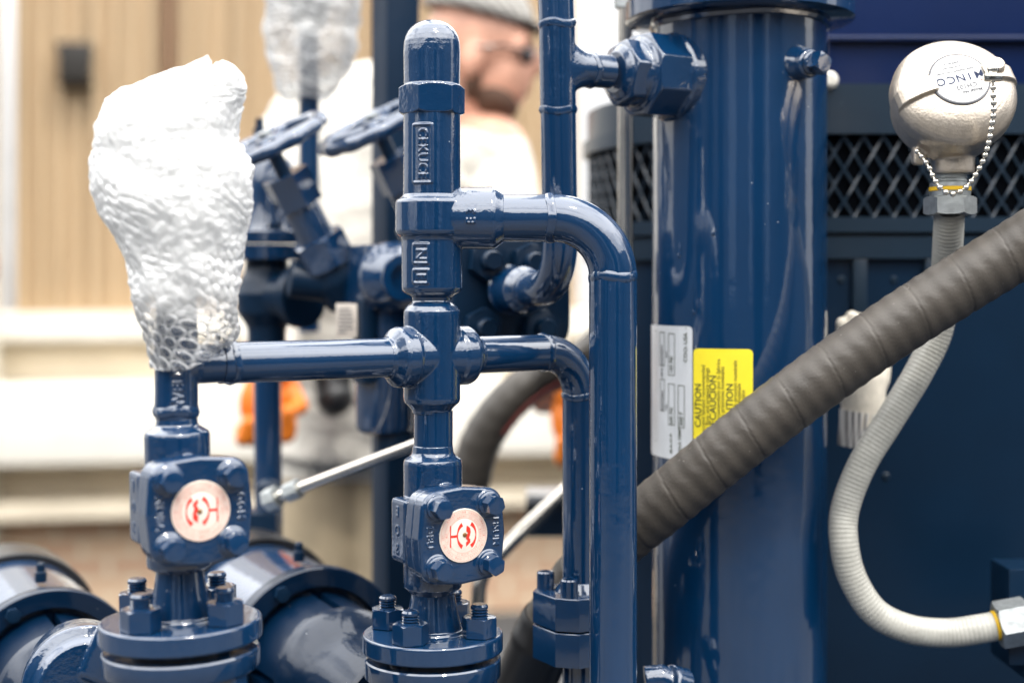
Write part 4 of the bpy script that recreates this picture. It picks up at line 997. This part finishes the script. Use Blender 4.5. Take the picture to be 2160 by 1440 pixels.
# ================================================================== BACKGROUND PIPEWORK on the left
pole = thing('wrapped_pole', P(652, 700, 1.95), 'slim navy pole rising into the far bubble wrap', 'pole')
mb = MB(); mb.tube([P(652, 700, 1.95), P(652, -180, 1.95)], S(22, 1.95), 28); mb.build('pole', M['navy'], pole)
mb = MB(); mb.lathe(P(652, 60, 1.95), ZUP, [(0, S(24, 1.95)), (.01, S(40, 1.95)), (.06, S(44, 1.95)), (.07, S(24, 1.95))], 24); mb.build('gauge_case', M['black'], pole)

gv = thing('globe_valve', P(565, 1180, 1.75), 'dark navy flanged valve half hidden by the bubble wrap, on a blue standpipe', 'valve')
mb = MB(); mb.vl(572, 1.75, [(330, 24), (338, 40), (350, 46), (400, 48), (470, 50), (486, 56)], 40); mb.build('bonnet', M['navy'], gv)
mb = MB(); mb.vl(548, 1.75, [(250, 8), (270, 9), (272, 13), (290, 13), (296, 17), (340, 17)], 24); mb.build('stem', M['navy_dark'], gv)
mb = MB(); mb.vl(563, 1.75, [(487, 74), (490, 77), (512, 77), (514, 74)], 56); mb.vl(563, 1.75, [(517, 74), (519, 76), (546, 76), (549, 73)], 56); mb.build('flange', M['navy'], gv)
mb = MB(); mb.vl(563, 1.75, [(545, 44), (570, 46), (590, 56), (620, 66), (660, 62), (688, 42), (700, 40), (735, 40), (742, 30)], 48)
mb.lathe(P(563, 625, 1.75), (.8, -.6, 0), [(0, .03), (.05, .03), (.052, .038), (.066, .038)], 32); mb.build('body', M['navy_dark'], gv, fuse=(.0016, 4))
mb = MB(); mb.tube([P(563, 738, 1.75), P(567, 1100, 1.75)], S(29, 1.75), 32); mb.build('standpipe', M['navy'], gv)
mb = MB(); mb.box(P(548, 1130, 1.74), (S(84, 1.75), .05, S(108, 1.75)), None, .003); mb.build('base_block', M['navy_dark'], gv)
mb = MB(); mb.ball(P(566, 1030, 1.71), (S(24, 1.72), .012, S(21, 1.72))); mb.build('side_boss', M['navy_dark'], gv)
for i in range(4):
    a = R_(25 + 90 * i); c = P(563, 487, 1.75) + Vector((math.cos(a), math.sin(a), 0)) * .035
    mb = MB(); mb.hexa(c, ZUP, .008, .008, a, (0, 1)); mb.build('bolt', M['navy_dark'], gv)

HV_D = 1.62
def hand_valve(hub, label):
    A = Vector((-.40, -.28, .86)).normalized()
    t = thing('hand_valve', hub - A * .25, label, 'valve', 'tilted handwheel valves')
    x, y, a = frame(A); mb = MB(); n = 108; Rw = .064
    ringp = [hub + (x * math.cos(2 * PI * i / n) + y * math.sin(2 * PI * i / n)) * (Rw + .0011 * math.cos(12 * 2 * PI * i / n)) for i in range(n + 1)]
    vs = []
    for i in range(n):
        rd = (ringp[i] - hub).normalized(); rr = .0082 + .0005 * math.cos(12 * 2 * PI * i / n)
        vs += [ringp[i] + (rd * math.cos(2 * PI * k / 14) + a * math.sin(2 * PI * k / 14)) * rr for k in range(14)]
    mb.add(vs, [(i * 14 + k, ((i + 1) % n) * 14 + k, ((i + 1) % n) * 14 + (k + 1) % 14, i * 14 + (k + 1) % 14) for i in range(n) for k in range(14)])
    for k in range(4):
        an = PI / 4 + k * PI / 2; dd = x * math.cos(an) + y * math.sin(an); mb.tube([hub - A * .004, hub + dd * .03 - A * .002, hub + dd * Rw], [.0085, .0070, .0068], 12)
    mb.lathe(hub, -A, [(-.008, .011), (-.006, .013), (.012, .015)], 24)
    mb.build('handwheel', M['navy_cast'], t, fuse=(.0012, 4))
    mb = MB(); mb.hexa(hub + A * .014, -A, .0085, .010, .3, (1, 0)); mb.build('wheel_nut', M['zinc'], t)
    mb = MB(); mb.lathe(hub, -A, [(.005, .0085), (.05, .0085)], 20); mb.build('stem', M['navy_dark'], t)
    mb = MB(); mb.hexa(hub - A * .040, -A, .0285, .040, R_(10), (0, 0)); mb.build('bonnet', M['navy'], t)
    mb = MB(); mb.lathe(hub - A * .079, -A, [(0, .020), (.004, .0215), (.045, .0215)], 32); mb.build('neck', M['navy'], t)
    mb = MB(); mb.hexa(hub - A * .122, -A, .034, .036, R_(14), (1, 1)); mb.build('union_nut', M['navy'], t)
    mb = MB(); mb.lathe(hub - A * .156, -A, [(0, .026), (.02, .030), (.05, .026), (.06, .018)], 32); mb.lathe(hub - A * .185, (1, .3, -.12), [(-.06, .022), (.06, .022), (.062, .028), (.08, .028)], 32); mb.build('body', M['navy_dark'], t, fuse=(.0016, 4))
    return t
h1 = hand_valve(P(567, 302, HV_D), 'handwheel valve beside the big bubble wrap, its wheel partly covered by the wrap')
h2v = copy_tree(h1); h2v.location = h1.location + (P(793, 264, HV_D + .02) - P(567, 302, HV_D))
h2v['label'] = 'handwheel valve whose wheel tucks behind the domed pipe cap column'

post = thing('steel_post', (P(830, 0, 1.82).x, 1.82, 0), 'dark navy square steel post rising behind the middle column', 'post')
mb = MB(); ra = R_(32); Rp = Matrix.Rotation(ra, 3, 'Z'); mb.box((P(834, 0, 1.82).x, 1.82, 1.6), (.0465, .0465, 3.2), Rp, .004); mb.build('post', M['navy_dark'], post)
mb = MB(); mb.box((P(834, 0, 1.82).x, 1.82, .01), (.16, .16, .02), Rp, .003); mb.build('base_plate', M['navy_dark'], post)

fh = thing('filter_housing', P(800, 950, 1.62), 'dark navy filter body with a round side port and small nameplate, behind the middle column', 'filter')
DF = 1.64
mb = MB(); mb.vl(812, DF, [(602, 56), (606, 61), (896, 62), (908, 56), (914, 40)], 56); mb.build('bowl', M['navy'], fh)
mb = MB(); mb.vl(832, DF, [(910, 40), (960, 40)], 32); mb.build('drain_stub', M['navy_dark'], fh)
mb = MB(); Rf = Matrix.Rotation(R_(30), 3, 'Z'); mb.box(P(800, 585, DF), (.062, .070, S(136, DF)), Rf, .004); mb.build('head', M['navy'], fh)
pn = Vector((.45, -.89, -.03)).normalized(); pc2 = P(838, 585, DF - .045)
mb = MB(); mb.lathe(pc2 - pn * .02, pn, [(0, .040), (.016, .040), (.030, .030), (.034, .026), (.040, .0255), (.040, .016), (.030, .015)], 48); mb.build('side_port', M['navy'], fh)
mb = MB(); mb.box(P(770, 720, DF - .03), (S(36, DF), .03, S(175, DF)), Rf, .006); mb.build('bracket', M['navy_dark'], fh)
mb = MB(); npn = Vector((-.25, -.97, 0)).normalized(); npx = Vector((.97, -.25, 0)); npc = P(731, 676, DF - .04)
mb.box(npc, (S(46, DF), .0015, S(70, DF)), Matrix((npx, -npn, ZUP)).transposed(), .0004); mb.cm = 1
rnd = random.Random(5)
for i in range(7):
    wdt = S(34, DF) * rnd.uniform(.5, 1)
    mb.box(npc + npn * .0011 + ZUP * (S(24 - 8 * i, DF)) + npx * (wdt - S(34, DF)) * .5, (wdt, .0004, .0016), Matrix((npx, -npn, ZUP)).transposed())
mb.build('nameplate', [simple('aluminium_plate', (.62, .55, .48), .4, .3), M['ink_grey']], fh)

skid = thing('skid_beam', (0, 1.95, 0), 'navy frame beam with a pale top crossing low behind the right drop pipe', 'beam')
mb = MB(); mb.box((.27, 2.0, CAMZ - .325), (.5, .06, .05), None, .003); mb.build('web', M['navy_dark'], skid)
mb = MB(); mb.box((.27, 2.0, CAMZ - .2955), (.5, .09, .012), None, .002); mb.build('top_rail', M['steelbeam'], skid)
mb = MB(); mb.box((.45, 1.55, .50), (2.6, 1.5, .02), None, .003); mb.build('bounce_blocking_deck', M['navy_dark'], skid)  # unseen plate added to block light bouncing up from the ground
mb = MB(); mb.box((.35, 2.0, .82), (.06, .056, .62), None, .003); mb.build('leg', M['navy_dark'], skid)
for lx in (-.7, 1.6):
    for ly in (.9, 2.2):
        mb = MB(); mb.box((lx, ly, .245), (.1, .1, .486), None, .003); mb.build('foot', M['navy_dark'], skid)

# motors at the bottom
def motor(c, d, Rpx, label, length=.26, rear=True):
    Rm = S(Rpx, d); t = thing('electric_motor', c - ZUP * Rm * 1.2, label, 'motor', 'round navy motors along the bottom')
    n = Vector((.47, -.88, .0)).normalized(); x, y, a = frame(n)
    mb = MB(); mb.lathe(c, n, [(-.012, Rm * .985), (-.010, Rm), (.006, Rm), (.008, Rm * .985), (.0082, Rm * .80), (-.004, Rm * .78)], 80); mb.build('front_flange', M['navy_shaded'], t)
    mb = MB(); mb.lathe(c, -n, [(.012, Rm * .93), (length, Rm * .93)], 72); mb.build('barrel', M['navy_smooth'], t)
    mb = MB(); mb.lathe(c - n * length, -n, [(-.02, Rm * 1.0), (-.018, Rm * 1.02), (.05, Rm * 1.02), (.07, Rm * .93), (.075, Rm * .8)], 72); mb.build('fan_cover', M['black'], t)
    # bell housing with slots
    mb = MB(); ns = 4
    for k in range(ns):
        a0, a1 = 2 * PI * k / ns + .07, 2 * PI * (k + 1) / ns - .07; vs = []; m_ = 18
        for i in range(m_ + 1):
            an = a0 + (a1 - a0) * i / m_; dd = x * math.cos(an) + y * math.sin(an)
            vs += [c + dd * Rm * .72 - n * .002, c + dd * Rm * .69 + n * .075, c + dd * Rm * .62 + n * .075, c + dd * Rm * .64 - n * .002]
        fs = [(i * 4 + q, i * 4 + (q + 1) % 4, (i + 1) * 4 + (q + 1) % 4, (i + 1) * 4 + q) for i in range(m_) for q in range(4)] + [(0, 1, 2, 3), (m_ * 4 + 3, m_ * 4 + 2, m_ * 4 + 1, m_ * 4)]
        mb.add(vs, fs)
    mb.lathe(c, n, [(-.002, Rm * .60), (.07, Rm * .58)], 48)
    mb.lathe(c + n * .072, n, [(0, Rm * .70), (.002, Rm * .72), (.020, Rm * .70), (.034, Rm * .58), (.05, Rm * .50), (.11, Rm * .44), (.115, Rm * .40)], 64)
    mb.build('bell_housing', M['navy_shaded'], t)
    for k in range(4):
        an = R_(28 + 90 * k); q = c + (x * math.cos(an) + y * math.sin(an)) * Rm * .87 + n * .007
        mb = MB(); mb.hexa(q, n, Rm * .085, Rm * .09, .2, (0, 1)); mb.build('bolt', M['navy_dark'], t)
    mb = MB(); q = c + ZUP * Rm * .97 - n * .05; mb.lathe(q, ZUP, [(0, .006), (.010, .006), (.011, .0045), (.018, .0045), (.020, .003)], 16); mb.build('grease_nipple', M['navy_dark'], t)
    return t, n
m1, n1 = motor(P(665, 1392, 1.47), 1.47, 198, 'round navy motor between the two valve columns with a slotted bell housing', .20)
m2, n2 = motor(P(105, 1430, 1.42), 1.42, 190, 'round navy motor cut by the lower left corner with a shiny striped barrel', .22)
mb = MB(); c = P(178, 1440, 1.24)
mb.lathe(c, (.35, -.93, .05), [(-.06, .046), (0, .050), (.004, .053), (.018, .053), (.022, .044), (.03, .040)], 56); mb.lathe(c + Vector((.02, 0, .01)), (.75, -.6, .2), [(0, .02), (.045, .019), (.05, .012)], 32)
mb.box(c + Vector((.028, -.012, .030)), (.036, .04, .05), Matrix.Rotation(.4, 3, 'Y'), .006)
mb.build('pump_casing', M['navy_cast'], m2, fuse=(.0013, 5))

# ================================================================== PERSON leaning over the machine
per = thing('person', (P(800, 0, 2.7).x, 2.7, 0), 'bearded person in white work top, striped cap and glasses, looking down to the right', 'person')
D = 2.62
mb = MB(); q = lambda x, y, dd=0: P(x, y, D + dd)
Rh = Matrix.Rotation(R_(14), 3, 'Y')
# head in profile facing +X, tipped forward
mb.ball(q(1008, 88), (.098, .076, .112), Rh); mb.ball(q(1042, 165), (.070, .062, .085), Matrix.Rotation(R_(24), 3, 'Y'))
mb.ball(q(1085, 112), (.030, .060, .050), Rh); mb.tube([q(1112, 95), q(1132, 132), q(1128, 150)], [.012, .017, .013], 16); mb.ball(q(1126, 146), .017)
for sy in (-1, 1): mb.ball(q(1100, 108, sy * .031), .014)
mb.ball(q(1094, 182), (.018, .026, .014)); mb.ball(q(1062, 222), (.030, .034, .026)); mb.ball(q(1108, 88), (.014, .055, .012), Rh)
mb.ball(q(998, 128, -.076), (.018, .012, .034), Rh); mb.ball(q(998, 128, .076), (.018, .012, .034), Rh)
mb.tube([q(985, 130), q(955, 220), q(920, 300)], [.055, .058, .070], 28)
# torso, arms, legs
mb.tube([q(910, 270), q(850, 330), q(790, 520), q(760, 760), q(750, 960)], [.085, .165, .175, .165, .160], 36)
mb.ball(q(800, 300, .03), (.185, .13, .15)); mb.ball(q(655, 285), (.085, .09, .10)); mb.ball(q(1030, 345, -.02), (.080, .09, .09))
mb.tube([q(625, 290), q(585, 480, -.12), q(578, 600, -.20), q(572, 780, -.30)], [.075, .062, .055, .042], 24)
mb.tube([q(1040, 350, -.02), q(1085, 540, -.14), q(1110, 640, -.18), q(1172, 850, -.28)], [.075, .062, .055, .040], 24)
mb.tube([q(700, 960), q(690, 1300), q(690, 1660), q(690, 2180)], [.10, .082, .060, .048], 28); mb.tube([q(820, 960), q(830, 1300), q(830, 1660), q(830, 2180)], [.10, .082, .060, .048], 28)
for xx in (690, 830): mb.ball(P(xx + 30, 2215, D - .02), (.12, .05, .05))
body = mb.build('body', [M['fabric'], M['skin'], M['khaki'], M['black']], per, fuse=(.006, 3))
off = W[per.name]; zn = P(0, 262, D).z; zw = P(0, 1000, D).z; zf = P(0, 2150, D).z; mi = []
for p_ in body.data.polygons:
    c = p_.center + off; pxx = 1080 + F * c.x / c.y
    mi.append(1 if (c.z > zn - (pxx - 930) / F * D * .35 and pxx > 880) and c.z > P(0, 300, D).z else (3 if c.z < zf else (2 if c.z < zw else 0)))
body.data.polygons.foreach_set('material_index', mi)
mb = MB(); mb.ball(q(1003, 62), (.112, .088, .108), Rh); capo = mb.build('cap', M['cap'], per)
bm = bmesh.new(); bm.from_mesh(capo.data); cutz = (P(1003, 62, D) - off)
for v in list(bm.verts):
    if (v.co - cutz).dot(Vector((.30, 0, 1)).normalized()) < .010: bm.verts.remove(v)
bm.to_mesh(capo.data); bm.free(); so = capo.modifiers.new('s', 'SOLIDIFY'); so.thickness = .006
mb = MB(); mb.prism([(.0, -.065), (.05, -.055), (.072, -.02), (.072, .02), (.05, .055), (0, .065)], q(1092, 48), Vector((.93, 0, -.36)), Vector((0, 1, 0)), Vector((.36, 0, .93)), .006, .002); mb.build('cap_peak', M['cap'], capo)
mb = MB(); mb.ball(q(1040, 208), (.052, .062, .046), Matrix.Rotation(R_(30), 3, 'Y')); mb.ball(q(1000, 176), (.024, .074, .052), Rh); mb.ball(q(1092, 172), (.012, .026, .008), Rh); mb.build('beard', M['beard'], per, fuse=(.004, 3))
mb = MB()
for sy in (-1, 1):
    mb.ball(q(1110, 118, sy * .032), (.014, .024, .016), Rh); mb.tube([q(1106, 108, sy * .055), q(1060, 96, sy * .078), q(1000, 100, sy * .082)], .0028, 8)
mb.tube([q(1120, 108, -.02), q(1124, 106, 0), q(1120, 108, .02)], .003, 8); mb.build('glasses', M['glass_dark'], per)
def gloved(c, dirv, side, nm='glove'):
    mb = MB(); x = Vector(dirv).normalized(); y = Vector(side).normalized(); z = x.cross(y)
    Rg = Matrix((x, y, z)).transposed(); mb.ball(c, (.058, .047, .026), Rg); mb.tube([c - x * .085, c - x * .03], [.046, .036], 20)
    for k, (o, L) in enumerate(((-.033, .066), (-.011, .078), (.011, .073), (.032, .056))):
        b = c + x * .045 + y * o; mb.tube([b, b + x * L * .28 + z * .014, b + x * L * .22 + z * .046, b - x * L * .12 + z * .050], [.0145, .0145, .0135, .012], 14); mb.ball(b - x * L * .12 + z * .050, .012, None, 12, 8)
    mb.tube([c - x * .02 + y * .030, c + x * .015 + y * .048 + z * .03, c + x * .025 + y * .018 + z * .062], [.017, .015, .012], 14)
    return mb.build(nm, M['glove'], per, fuse=(.003, 4))
gloved(q(566, 840, -.33), (-.1, -.1, -1), (1, .3, 0)); gloved(q(1222, 890, -.30), (.1, -.2, -1), (1, 0, 0))
mb = MB(); mb.tube([q(700, 770, -.22), q(705, 840, -.24)], [.035, .030], 20); mb.ball(q(706, 838, -.24), .032); mb.build('tool_pouch', M['black'], per)
